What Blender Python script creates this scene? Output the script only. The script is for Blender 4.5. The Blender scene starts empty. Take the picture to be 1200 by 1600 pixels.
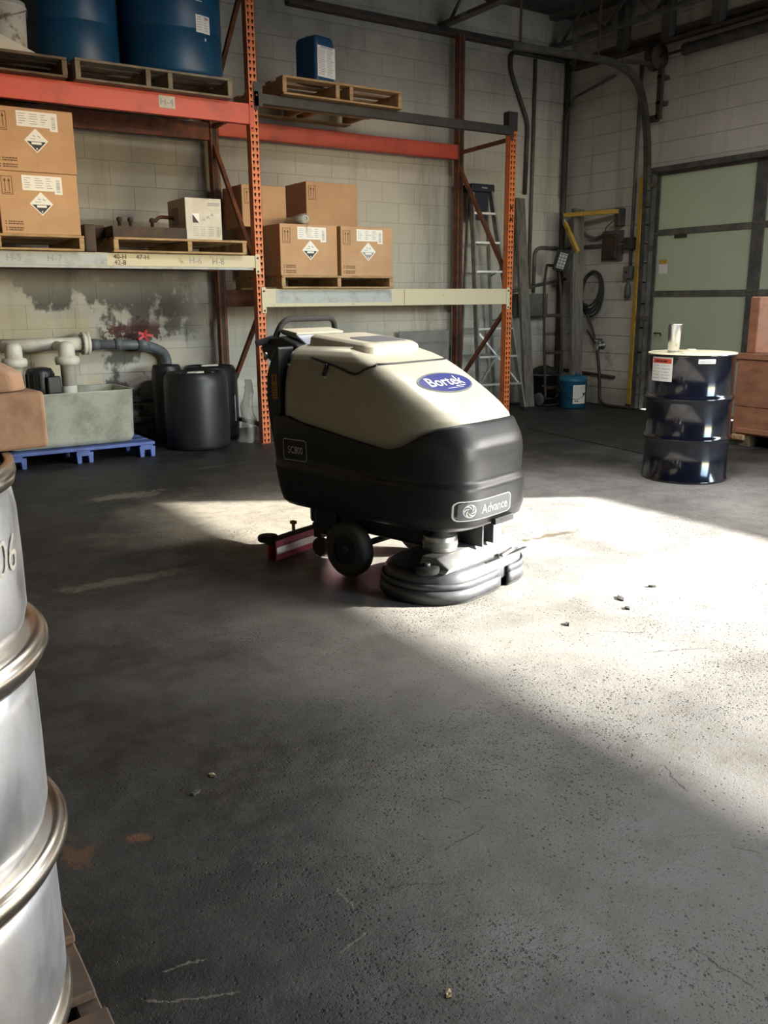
import bpy, bmesh, math, random
from mathutils import Vector, Matrix
random.seed(7)
scene = bpy.context.scene
C = scene.collection
R = math.radians
PI = math.pi

# ------------------------------------------------------------------ camera
cam_d = bpy.data.cameras.new('camera')
cam = bpy.data.objects.new('camera', cam_d)
C.objects.link(cam)
scene.camera = cam
_pitch, _yaw, _roll = R(13.7735), R(33.1876), R(-0.4462)
_f0 = Vector((math.sin(_yaw), math.cos(_yaw), 0)); _r0 = Vector((math.cos(_yaw), -math.sin(_yaw), 0)); _u0 = Vector((0, 0, 1))
_fw = _f0*math.cos(_pitch) - _u0*math.sin(_pitch)
_up = _u0*math.cos(_pitch) + _f0*math.sin(_pitch)
_rt = _r0*math.cos(_roll) + _up*math.sin(_roll)
_up2 = _up*math.cos(_roll) - _r0*math.sin(_roll)
cam.matrix_world = Matrix(((_rt.x, _up2.x, -_fw.x, 0), (_rt.y, _up2.y, -_fw.y, 0), (_rt.z, _up2.z, -_fw.z, 1.25), (0, 0, 0, 1)))
cam_d.sensor_fit = 'VERTICAL'
cam_d.sensor_height = 24.0
cam_d.lens = 24.0*1356.45/1600.0
cam_d.clip_start = 0.05

# ------------------------------------------------------------------ light
SUN_E = R(21.5)
SUN_H = Vector((-0.8486, 0.529, 0))                    # horizontal travel of the sunlight
w = bpy.data.worlds.new('sky'); scene.world = w
w.use_nodes = True
nt = w.node_tree
bg = nt.nodes['Background']
sky = nt.nodes.new('ShaderNodeTexSky')
sky.sky_type = 'NISHITA'
sky.sun_disc = False
sky.sun_elevation = SUN_E
sky.sun_rotation = math.atan2(-SUN_H.x, -SUN_H.y)
sky.air_density = 1.0; sky.dust_density = 0.6
nt.links.new(sky.outputs[0], bg.inputs[0])
bg.inputs[1].default_value = 1.5
sd = bpy.data.lights.new('sun', 'SUN')
sd.energy = 21.0; sd.angle = R(0.7); sd.color = (1.0, 0.96, 0.90)
sun = bpy.data.objects.new('sun', sd); C.objects.link(sun)
sdir = (SUN_H*math.cos(SUN_E) - Vector((0, 0, math.sin(SUN_E))))
sun.rotation_euler = sdir.to_track_quat('-Z', 'Y').to_euler()
sun.location = (12, -4, 6)

def portal(name, loc, rot, sx, sy):
    d = bpy.data.lights.new(name, 'AREA'); d.shape = 'RECTANGLE'; d.size = sx; d.size_y = sy
    d.cycles.is_portal = True
    o = bpy.data.objects.new(name, d); C.objects.link(o); o.location = loc; o.rotation_euler = rot
portal('window_portal', (8.14, -0.75, 2.353), (0, R(90), 0), 1.17, 4.42)
portal('bay_portal', (5.9, -4.65, 1.6), (R(90), 0, 0), 3.0, 3.2)

vs = scene.view_settings
vs.view_transform = 'Standard'; vs.look = 'None'; vs.gamma = 1.0; vs.use_curve_mapping = False
vs.exposure = 1.05
scene.display_settings.display_device = 'sRGB'
scene.cycles.max_bounces = 8
scene.cycles.diffuse_bounces = 4
scene.cycles.sample_clamp_indirect = 8.0
scene.cycles.caustics_reflective = False; scene.cycles.caustics_refractive = False

# ------------------------------------------------------------------ materials
M = {}
def pmat(name, col, rough=0.6, metal=0.0, col2=None, scale=4.0, lo=0.42, hi=0.62, bump=0.0, bscale=60.0, spec=0.5, stretch=(1, 1, 1), world=False, detail=5.0, coat=0.0, rough2=None):
    m = bpy.data.materials.new(name); m.use_nodes = True
    n = m.node_tree.nodes; l = m.node_tree.links
    b = n['Principled BSDF']
    b.inputs['Base Color'].default_value = (*col, 1); b.inputs['Roughness'].default_value = rough
    b.inputs['Metallic'].default_value = metal; b.inputs['Specular IOR Level'].default_value = spec
    if coat: b.inputs['Coat Weight'].default_value = coat; b.inputs['Coat Roughness'].default_value = 0.12
    if world:
        g = n.new('ShaderNodeNewGeometry'); vec = g.outputs['Position']
    else:
        g = n.new('ShaderNodeTexCoord'); vec = g.outputs['Object']
    mp = n.new('ShaderNodeMapping'); mp.inputs['Scale'].default_value = stretch
    l.new(vec, mp.inputs['Vector'])
    if col2:
        t = n.new('ShaderNodeTexNoise'); t.inputs['Scale'].default_value = scale; t.inputs['Detail'].default_value = detail; t.inputs['Roughness'].default_value = 0.65
        l.new(mp.outputs[0], t.inputs['Vector'])
        mr = n.new('ShaderNodeMapRange'); mr.inputs['From Min'].default_value = lo; mr.inputs['From Max'].default_value = hi
        l.new(t.outputs['Fac'], mr.inputs['Value'])
        mx = n.new('ShaderNodeMix'); mx.data_type = 'RGBA'
        mx.inputs['A'].default_value = (*col, 1); mx.inputs['B'].default_value = (*col2, 1)
        l.new(mr.outputs[0], mx.inputs['Factor'])
        l.new(mx.outputs['Result'], b.inputs['Base Color'])
        if rough2 is not None:
            rr = n.new('ShaderNodeMapRange'); rr.inputs['To Min'].default_value = rough; rr.inputs['To Max'].default_value = rough2
            l.new(mr.outputs[0], rr.inputs['Value']); l.new(rr.outputs[0], b.inputs['Roughness'])
    if bump:
        t2 = n.new('ShaderNodeTexNoise'); t2.inputs['Scale'].default_value = bscale; t2.inputs['Detail'].default_value = 4
        l.new(mp.outputs[0], t2.inputs['Vector'])
        bp = n.new('ShaderNodeBump'); bp.inputs['Strength'].default_value = bump; bp.inputs['Distance'].default_value = 0.01
        l.new(t2.outputs['Fac'], bp.inputs['Height']); l.new(bp.outputs[0], b.inputs['Normal'])
    M[name] = m
    return m

class NB:                                              # small node-graph helper for the floor and wall
    def __init__(s, name):
        s.m = bpy.data.materials.new(name); s.m.use_nodes = True; M[name] = s.m
        s.n = s.m.node_tree.nodes; s.l = s.m.node_tree.links; s.b = s.n['Principled BSDF']
        s.pos = s.n.new('ShaderNodeNewGeometry').outputs['Position']
        s.sep = s.n.new('ShaderNodeSeparateXYZ'); s.l.new(s.pos, s.sep.inputs[0])
        s.X, s.Y, s.Z = s.sep.outputs
    def put(s, sock, v):
        if isinstance(v, (int, float)): sock.default_value = v
        elif isinstance(v, tuple): sock.default_value = (*v, 1) if len(v) == 3 and sock.type == 'RGBA' else v
        else: s.l.new(v, sock)
    def math(s, op, a, b=0.0, c=None):
        k = s.n.new('ShaderNodeMath'); k.operation = op; s.put(k.inputs[0], a); s.put(k.inputs[1], b)
        if c is not None: s.put(k.inputs[2], c)
        return k.outputs[0]
    def noise(s, scale, stretch=(1, 1, 1), detail=5.0, rough=0.6, off=(0, 0, 0)):
        mp = s.n.new('ShaderNodeMapping'); mp.inputs['Scale'].default_value = stretch; mp.inputs['Location'].default_value = off
        s.l.new(s.pos, mp.inputs['Vector'])
        t = s.n.new('ShaderNodeTexNoise'); t.inputs['Scale'].default_value = scale; t.inputs['Detail'].default_value = detail; t.inputs['Roughness'].default_value = rough
        s.l.new(mp.outputs[0], t.inputs['Vector']); return t.outputs['Fac']
    def ramp(s, v, a, b, lo=0.0, hi=1.0):
        k = s.n.new('ShaderNodeMapRange'); k.interpolation_type = 'SMOOTHSTEP'
        s.put(k.inputs['Value'], v); k.inputs['From Min'].default_value = a; k.inputs['From Max'].default_value = b
        k.inputs['To Min'].default_value = lo; k.inputs['To Max'].default_value = hi; return k.outputs[0]
    def mix(s, f, a, b):
        k = s.n.new('ShaderNodeMix'); k.data_type = 'RGBA'; s.put(k.inputs['Factor'], f); s.put(k.inputs['A'], a); s.put(k.inputs['B'], b)
        return k.outputs['Result']
    def mul(s, *v):
        r = v[0]
        for q in v[1:]: r = s.math('MULTIPLY', r, q)
        return r
    def blob(s, x, y, rx, ry, n, amp=0.5, soft=0.5):   # irregular patch around a point, in floor coordinates
        dx = s.math('DIVIDE', s.math('SUBTRACT', s.X, x), rx); dy = s.math('DIVIDE', s.math('SUBTRACT', s.Y, y), ry)
        d = s.math('ADD', s.math('MULTIPLY', dx, dx), s.math('MULTIPLY', dy, dy))
        d = s.math('ADD', s.math('SQRT', d), s.math('MULTIPLY', s.math('SUBTRACT', n, 0.5), amp*4))
        return s.ramp(d, 1.0 + soft*0.5, 1.0 - soft*0.5)
    def bump(s, h, strength, dist=0.01):
        k = s.n.new('ShaderNodeBump'); k.inputs['Strength'].default_value = strength; k.inputs['Distance'].default_value = dist
        s.l.new(h, k.inputs['Height']); s.l.new(k.outputs[0], s.b.inputs['Normal'])

def floor_material():
    f = NB('concrete_floor')
    big = f.noise(0.55, detail=3.0); mid = f.noise(2.2, detail=6.0, off=(3, 1, 0)); fine = f.noise(70, detail=5.0, rough=0.7); grit = f.noise(150, detail=2.0)
    grain = f.noise(11, detail=7.0, rough=0.72, off=(4, 7, 0))
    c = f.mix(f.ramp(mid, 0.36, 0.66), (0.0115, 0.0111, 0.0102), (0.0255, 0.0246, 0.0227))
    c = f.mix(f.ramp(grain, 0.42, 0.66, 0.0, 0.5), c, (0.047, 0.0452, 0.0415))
    worn = f.blob(3.9, 1.7, 2.35, 2.7, big, 0.45, 1.0)  # sun patch brightness painted into the concrete colour, whiter to the right
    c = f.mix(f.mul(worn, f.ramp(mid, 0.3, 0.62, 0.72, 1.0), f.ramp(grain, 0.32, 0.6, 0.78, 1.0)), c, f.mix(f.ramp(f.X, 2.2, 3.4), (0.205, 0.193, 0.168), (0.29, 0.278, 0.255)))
    rear = f.blob(2.15, 4.45, 0.75, 0.85, mid, 0.3, 0.9)  # extra pale colour that brightens the sun patch behind the scrubber
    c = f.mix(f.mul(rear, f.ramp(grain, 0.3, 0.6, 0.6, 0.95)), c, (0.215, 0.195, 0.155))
    front = f.blob(1.9, 0.8, 1.0, 1.3, mid, 0.35, 1.2)  # foreground coloured lighter at right in place of light from the door
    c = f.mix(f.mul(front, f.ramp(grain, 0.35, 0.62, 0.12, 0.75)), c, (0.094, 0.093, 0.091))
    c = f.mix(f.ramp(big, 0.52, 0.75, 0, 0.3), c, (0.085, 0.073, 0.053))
    # worn light scuffs parallel to the rack
    scuff = f.noise(1.6, stretch=(0.6, 5.0, 1), detail=6.0, rough=0.7, off=(5, 2, 0))
    c = f.mix(f.mul(f.ramp(scuff, 0.62, 0.72), f.ramp(f.Y, 2.8, 4.2), 0.5), c, (0.17, 0.148, 0.108))
    # pits and oily specks
    patch = f.ramp(f.noise(1.3, detail=4.0, off=(9, 4, 0)), 0.45, 0.62)
    def dots(scale, lo, share):                          # scattered round pits
        v = f.n.new('ShaderNodeTexVoronoi'); v.inputs['Scale'].default_value = scale; f.l.new(f.pos, v.inputs['Vector'])
        sc_ = f.n.new('ShaderNodeSeparateColor'); f.l.new(v.outputs['Color'], sc_.inputs[0])
        return f.mul(f.ramp(v.outputs['Distance'], lo, lo*0.5), f.ramp(f.math('ADD', sc_.outputs[0], f.math('MULTIPLY', patch, 0.38)), share, share + 0.04))
    pits = f.math('MAXIMUM', dots(95, 0.42, 0.93), f.math('MAXIMUM', dots(42, 0.26, 1.02), dots(210, 0.45, 0.86)))
    c = f.mix(f.mul(pits, 0.85), c, (0.007, 0.0068, 0.0065))
    # dry water streak, rust marks
    mm = f.noise(14.0, detail=6.0, rough=0.75)
    for x, y, rx, ry, col, k in ((3.27, 3.30, 0.22, 0.022, (0.09, 0.075, 0.05), 0.9), (0.36, 1.88, 0.03, 0.05, (0.11, 0.05, 0.022), 0.6), (0.5, 1.87, 0.03, 0.018, (0.14, 0.06, 0.022), 0.6),
                                 (1.12, 3.85, 0.3, 0.045, (0.14, 0.12, 0.08), 0.7), (1.63, 5.62, 0.22, 0.08, (0.17, 0.15, 0.115), 0.7)):
        c = f.mix(f.mul(f.blob(x, y, rx, ry, mm, 1.3, 0.9), k), c, col)
    # scratches and hairline cracks
    for x, y, hl, an, k in [(1.785, 1.319, 0.073, -2.002, 'd'), (1.226, 1.57, 0.027, -1.049, 'd'), (1.308, 0.827, 0.068, -1.5, 'd'), (0.756, 1.278, 0.042, 0.258, 'l'), (0.813, 1.401, 0.044, -1.537, 'l'), (0.434, 1.324, 0.093, -0.467, 'l'), (0.45, 1.407, 0.046, -0.182, 'l'), (0.961, 1.352, 0.071, -0.515, 'd'), (1.669, 1.027, 0.035, -1.137, 'd'), (1.155, 1.426, 0.076, 0.131, 'd'), (2.473, 2.124, 0.095, -0.774, 'd'), (2.5, 1.89, 0.137, -0.425, 'd')]:
        dx = f.math('SUBTRACT', f.X, x); dy = f.math('SUBTRACT', f.Y, y); ca, sa = math.cos(an), math.sin(an)
        u = f.math('ADD', f.math('MULTIPLY', dx, ca), f.math('MULTIPLY', dy, sa)); v = f.math('SUBTRACT', f.math('MULTIPLY', dy, ca), f.math('MULTIPLY', dx, sa))
        v = f.math('ADD', v, f.math('MULTIPLY', f.math('SUBTRACT', mm, 0.5), 0.05))
        m_ = f.mul(f.ramp(f.math('ABSOLUTE', u), hl, hl*0.8), f.ramp(f.math('ABSOLUTE', v), 0.0032, 0.0012), 0.85 if k == 'd' else 0.6)
        c = f.mix(m_, c, (0.012, 0.011, 0.010) if k == 'd' else (0.17, 0.16, 0.14))
    f.l.new(c, f.b.inputs['Base Color'])
    f.l.new(f.ramp(mid, 0.3, 0.7, 0.42, 0.66), f.b.inputs['Roughness'])
    f.b.inputs['Specular IOR Level'].default_value = 0.4
    h = f.math('ADD', f.math('MULTIPLY', fine, 0.7), f.math('MULTIPLY', grit, 0.3))
    h = f.math('SUBTRACT', h, f.math('MULTIPLY', pits, 0.5))
    f.bump(h, 0.4, 0.006)
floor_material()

def wall_material():
    f = NB('painted_block')
    big = f.noise(0.8, detail=4.0); streak = f.noise(1.0, stretch=(3.2, 3.2, 0.35), detail=5.0, rough=0.7); blot = f.noise(3.4, detail=6.0, rough=0.7, off=(2, 0, 6)); fine = f.noise(55, detail=4.0)
    c = f.mix(f.ramp(big, 0.35, 0.7), (0.61, 0.575, 0.50), (0.46, 0.44, 0.395))
    c = f.mix(f.ramp(streak, 0.5, 0.74, 0, 0.6), c, (0.20, 0.19, 0.17))
    c = f.mix(f.mul(f.ramp(f.Z, 2.9, 4.1), f.ramp(blot, 0.3, 0.7, 0.1, 0.55)), c, (0.18, 0.17, 0.155))
    # darker band behind the loaded bays
    c = f.mix(f.mul(f.ramp(f.Z, 1.9, 2.15), f.ramp(f.Z, 3.0, 2.6), f.ramp(f.X, 4.6, 3.4), 0.6), c, (0.13, 0.13, 0.125))
    # bare olive course line low in the left bay
    c = f.mix(f.mul(f.ramp(f.math('ADD', f.Z, f.math('MULTIPLY', blot, 0.06)), 1.99, 1.96), f.ramp(f.Z, 1.5, 1.55), f.ramp(f.X, 3.6, 3.4), 0.7), c, (0.22, 0.20, 0.12))
    # old wet stains and flaked paint around the pump corner
    reg = f.mul(f.ramp(f.X, 3.3, 2.9), f.ramp(f.Z, 1.6, 1.2))
    st = f.noise(1.6, stretch=(1, 1, 0.8), detail=5.0, rough=0.62, off=(11, 0, 4))
    c = f.mix(f.mul(reg, f.ramp(st, 0.50, 0.545), 0.88), c, (0.075, 0.07, 0.062))
    c = f.mix(f.mul(reg, f.ramp(blot, 0.62, 0.65), 0.8), c, (0.10, 0.035, 0.03))
    c = f.mix(f.mul(reg, f.ramp(st, 0.48, 0.40), 0.55), c, (0.52, 0.45, 0.27))
    flake = f.mul(f.ramp(f.X, 2.15, 2.3), f.ramp(f.X, 2.95, 2.75), f.ramp(f.Z, 0.84, 0.90), f.ramp(f.Z, 1.13, 1.0))
    c = f.mix(f.mul(flake, f.ramp(blot, 0.47, 0.50), 0.92), c, (0.075, 0.018, 0.018))
    # rusty grime near the tap corner
    rr = f.mul(f.ramp(f.X, 7.0, 7.4), f.ramp(f.Z, 1.9, 1.3))
    c = f.mix(f.mul(rr, f.ramp(blot, 0.5, 0.66), 0.55), c, (0.17, 0.12, 0.075))
    c = f.mix(f.mul(f.ramp(f.Z, 0.45, 0.05), 0.6), c, (0.13, 0.115, 0.09))
    f.l.new(c, f.b.inputs['Base Color'])
    f.b.inputs['Roughness'].default_value = 0.78
    f.bump(fine, 0.35, 0.004)
wall_material()

pmat('ceiling_dark', (0.055, 0.052, 0.05), 0.9, col2=(0.10, 0.095, 0.09), scale=1.5)
pmat('joist_paint', (0.09, 0.085, 0.08), 0.8, col2=(0.2, 0.19, 0.175), scale=6, lo=0.5, hi=0.7)
pmat('ledger_red', (0.10, 0.075, 0.065), 0.85, col2=(0.06, 0.055, 0.05), scale=5)
pmat('rack_orange', (0.66, 0.17, 0.045), 0.5, col2=(0.36, 0.10, 0.04), scale=7, lo=0.5, hi=0.75)
pmat('beam_red', (0.62, 0.085, 0.05), 0.5, col2=(0.40, 0.06, 0.04), scale=3, lo=0.5, hi=0.7)
pmat('beam_black', (0.016, 0.016, 0.017), 0.55, col2=(0.03, 0.029, 0.028), scale=6)
pmat('beam_cream', (0.60, 0.53, 0.36), 0.55, col2=(0.40, 0.24, 0.09), scale=13, lo=0.62, hi=0.74)
pmat('beam_grey', (0.42, 0.44, 0.43), 0.55, col2=(0.30, 0.30, 0.28), scale=10, lo=0.5, hi=0.7)
pmat('rack_rust', (0.23, 0.075, 0.035), 0.7, col2=(0.10, 0.045, 0.03), scale=8)
pmat('cardboard', (0.54, 0.33, 0.185), 0.85, col2=(0.48, 0.285, 0.155), scale=3)
pmat('cardboard_dark', (0.30, 0.16, 0.085), 0.85, col2=(0.24, 0.125, 0.065), scale=3)
pmat('carton_white', (0.66, 0.63, 0.56), 0.8, col2=(0.55, 0.51, 0.43), scale=4)
pmat('label_white', (0.80, 0.79, 0.76), 0.55)
pmat('print_black', (0.02, 0.02, 0.02), 0.6)
pmat('print_grey', (0.32, 0.31, 0.30), 0.7)
pmat('print_brown', (0.13, 0.07, 0.035), 0.8)
pmat('print_red', (0.62, 0.06, 0.03), 0.6)
pmat('wood_light', (0.46, 0.30, 0.15), 0.8, col2=(0.30, 0.185, 0.09), scale=5, stretch=(1, 6, 6), bump=0.15, bscale=20)
pmat('wood_dark', (0.17, 0.12, 0.075), 0.85, col2=(0.09, 0.065, 0.042), scale=6, bump=0.15, bscale=20)
pmat('wood_grey', (0.27, 0.225, 0.165), 0.85, col2=(0.16, 0.13, 0.095), scale=6, bump=0.15, bscale=20)
pmat('plank_grey', (0.19, 0.17, 0.145), 0.85, col2=(0.10, 0.092, 0.08), scale=5, stretch=(6, 6, 0.6), bump=0.2, bscale=15)
pmat('plywood_red', (0.36, 0.155, 0.085), 0.75, col2=(0.20, 0.085, 0.05), scale=4, stretch=(1, 1, 2.5), lo=0.4, hi=0.7, bump=0.1, bscale=25)
pmat('plywood_pink', (0.72, 0.41, 0.30), 0.7, col2=(0.55, 0.28, 0.19), scale=5, stretch=(1, 1, 2), lo=0.45, hi=0.7)
pmat('block_tan', (0.25, 0.15, 0.10), 0.85, col2=(0.11, 0.068, 0.047), scale=9, lo=0.5, hi=0.75, bump=0.25, bscale=30)
pmat('poly_blue', (0.008, 0.075, 0.165), 0.42, col2=(0.007, 0.055, 0.125), scale=3)
pmat('jug_blue', (0.012, 0.06, 0.14), 0.45)
pmat('pail_blue', (0.015, 0.12, 0.21), 0.45)
pmat('poly_black', (0.013, 0.013, 0.014), 0.42, col2=(0.02, 0.02, 0.02), scale=4)
pmat('pail_white', (0.62, 0.61, 0.57), 0.55, col2=(0.14, 0.13, 0.08), scale=9, lo=0.55, hi=0.68)
pmat('drum_paint', (0.0035, 0.0045, 0.010), 0.12, col2=(0.005, 0.0065, 0.014), scale=3, coat=0.6, bump=0.03, bscale=9)
pmat('lid_cream', (0.80, 0.74, 0.52), 0.45)
pmat('steel_bright', (0.72, 0.71, 0.69), 0.28, 1.0)
pmat('steel_drum', (0.74, 0.75, 0.78), 0.30, 1.0, col2=(0.40, 0.415, 0.45), scale=7, stretch=(1, 1, 0.6), lo=0.36, hi=0.66, rough2=0.55, bump=0.06, bscale=14)
pmat('steel_hoop', (0.68, 0.62, 0.53), 0.25, 1.0, col2=(0.55, 0.44, 0.30), scale=8, lo=0.5, hi=0.75)
pmat('galvanised', (0.33, 0.33, 0.32), 0.5, 0.7, col2=(0.22, 0.22, 0.21), scale=8)
pmat('conduit_grey', (0.16, 0.155, 0.15), 0.6, 0.3, col2=(0.10, 0.095, 0.09), scale=7)
pmat('pipe_dark', (0.045, 0.043, 0.042), 0.6, 0.2, col2=(0.09, 0.08, 0.07), scale=8)
pmat('pvc_grey', (0.12, 0.13, 0.15), 0.45)
pmat('pvc_white', (0.72, 0.69, 0.60), 0.5, col2=(0.50, 0.46, 0.37), scale=9, lo=0.5, hi=0.75)
pmat('valve_red', (0.55, 0.04, 0.05), 0.5)
pmat('tub_grey', (0.46, 0.47, 0.38), 0.55, col2=(0.24, 0.245, 0.19), scale=4, lo=0.45, hi=0.7)
pmat('pallet_blue', (0.085, 0.14, 0.40), 0.5, col2=(0.055, 0.09, 0.27), scale=6)
pmat('rust_iron', (0.05, 0.04, 0.033), 0.75, 0.3, col2=(0.09, 0.055, 0.035), scale=9)
pmat('door_frame', (0.055, 0.053, 0.048), 0.75, col2=(0.10, 0.095, 0.085), scale=7, world=True)
pmat('door_rail', (0.13, 0.125, 0.10), 0.7, col2=(0.075, 0.07, 0.06), scale=7, world=True)
pmat('paint_yellow', (0.55, 0.34, 0.055), 0.55, col2=(0.33, 0.20, 0.05), scale=10, lo=0.5, hi=0.7)
pmat('aluminium', (0.42, 0.42, 0.41), 0.42, 0.85, col2=(0.28, 0.28, 0.27), scale=8)
pmat('ladder_blue', (0.008, 0.014, 0.03), 0.5)
pmat('box_grey', (0.13, 0.135, 0.125), 0.65, col2=(0.09, 0.09, 0.08), scale=5)
pmat('rubber', (0.02, 0.02, 0.02), 0.8, bump=0.1, bscale=90)
pmat('tyre_rubber', (0.085, 0.083, 0.08), 0.85, bump=0.2, bscale=60)
pmat('steel_plate', (0.018, 0.017, 0.016), 0.6, 0.3, col2=(0.032, 0.03, 0.027), scale=4)
pmat('lamp_glass', (0.45, 0.46, 0.45), 0.3)
pmat('board_white', (0.34, 0.33, 0.305), 0.7, col2=(0.26, 0.25, 0.23), scale=2.5)
pmat('hose_dark', (0.035, 0.028, 0.024), 0.6)
pmat('leaf_dry', (0.30, 0.24, 0.15), 0.8)
pmat('scrap_dark', (0.03, 0.028, 0.024), 0.8)
pmat('ground_out', (0.30, 0.29, 0.26), 0.9, col2=(0.22, 0.21, 0.19), scale=0.5)
pmat('plaster', (0.16, 0.155, 0.145), 0.85, col2=(0.11, 0.105, 0.1), scale=1.0)
# scrubber
pmat('cream_plastic', (0.64, 0.59, 0.465), 0.34, col2=(0.59, 0.54, 0.42), scale=6, bump=0.04, bscale=120)
pmat('black_plastic', (0.019, 0.0195, 0.021), 0.40, col2=(0.028, 0.0285, 0.030), scale=9, lo=0.5, hi=0.7, bump=0.06, bscale=140)
pmat('deck_plastic', (0.034, 0.035, 0.038), 0.42, col2=(0.052, 0.053, 0.056), scale=12)
pmat('plate_grey', (0.16, 0.165, 0.175), 0.45)
pmat('logo_blue', (0.035, 0.045, 0.20), 0.35)
pmat('squeegee_red', (0.72, 0.12, 0.20), 0.5)
pmat('sticker_orange', (0.60, 0.28, 0.06), 0.5)
pmat('panel_grey', (0.42, 0.45, 0.52), 0.4)
pmat('motor_metal', (0.55, 0.53, 0.50), 0.35, 0.9, col2=(0.32, 0.30, 0.27), scale=14)

def fibre_panel():
    m = bpy.data.materials.new('fibre_panel'); m.use_nodes = True; M['fibre_panel'] = m
    n = m.node_tree.nodes; l = m.node_tree.links
    b = n['Principled BSDF']; b.inputs['Roughness'].default_value = 0.5
    g = n.new('ShaderNodeNewGeometry'); t = n.new('ShaderNodeTexNoise'); t.inputs['Scale'].default_value = 1.6; t.inputs['Detail'].default_value = 4
    l.new(g.outputs['Position'], t.inputs['Vector'])
    mx = n.new('ShaderNodeMix'); mx.data_type = 'RGBA'; mx.inputs['A'].default_value = (0.62, 0.62, 0.53, 1); mx.inputs['B'].default_value = (0.50, 0.51, 0.455, 1)
    l.new(t.outputs['Fac'], mx.inputs['Factor']); l.new(mx.outputs['Result'], b.inputs['Base Color'])
    tr = n.new('ShaderNodeBsdfTranslucent'); tr.inputs['Color'].default_value = (0.10, 0.12, 0.075, 1)
    ms = n.new('ShaderNodeMixShader'); ms.inputs[0].default_value = 0.35
    l.new(b.outputs[0], ms.inputs[1]); l.new(tr.outputs[0], ms.inputs[2]); l.new(ms.outputs[0], n['Material Output'].inputs['Surface'])
fibre_panel()

def film_material():
    m = bpy.data.materials.new('clear_film'); m.use_nodes = True; M['clear_film'] = m
    n = m.node_tree.nodes; l = m.node_tree.links
    b = n['Principled BSDF']; b.inputs['Base Color'].default_value = (0.55, 0.54, 0.50, 1); b.inputs['Roughness'].default_value = 0.22
    tr = n.new('ShaderNodeBsdfTransparent'); tr.inputs['Color'].default_value = (0.93, 0.93, 0.92, 1)
    ms = n.new('ShaderNodeMixShader'); ms.inputs[0].default_value = 0.62
    l.new(b.outputs[0], ms.inputs[1]); l.new(tr.outputs[0], ms.inputs[2]); l.new(ms.outputs[0], n['Material Output'].inputs['Surface'])
film_material()

# ------------------------------------------------------------------ geometry helpers
def tag(o, label=None, cat=None, group=None, kind=None):
    if label: o['label'] = label
    if cat: o['category'] = cat
    if group: o['group'] = group
    if kind: o['kind'] = kind
    return o

def thing(name, label, cat, loc=(0, 0, 0), rz=0.0, group=None):
    o = bpy.data.objects.new(name, None); C.objects.link(o)
    o.location = loc; o.rotation_euler = (0, 0, rz); o.empty_display_size = 0.1
    return tag(o, label, cat, group)

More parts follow.
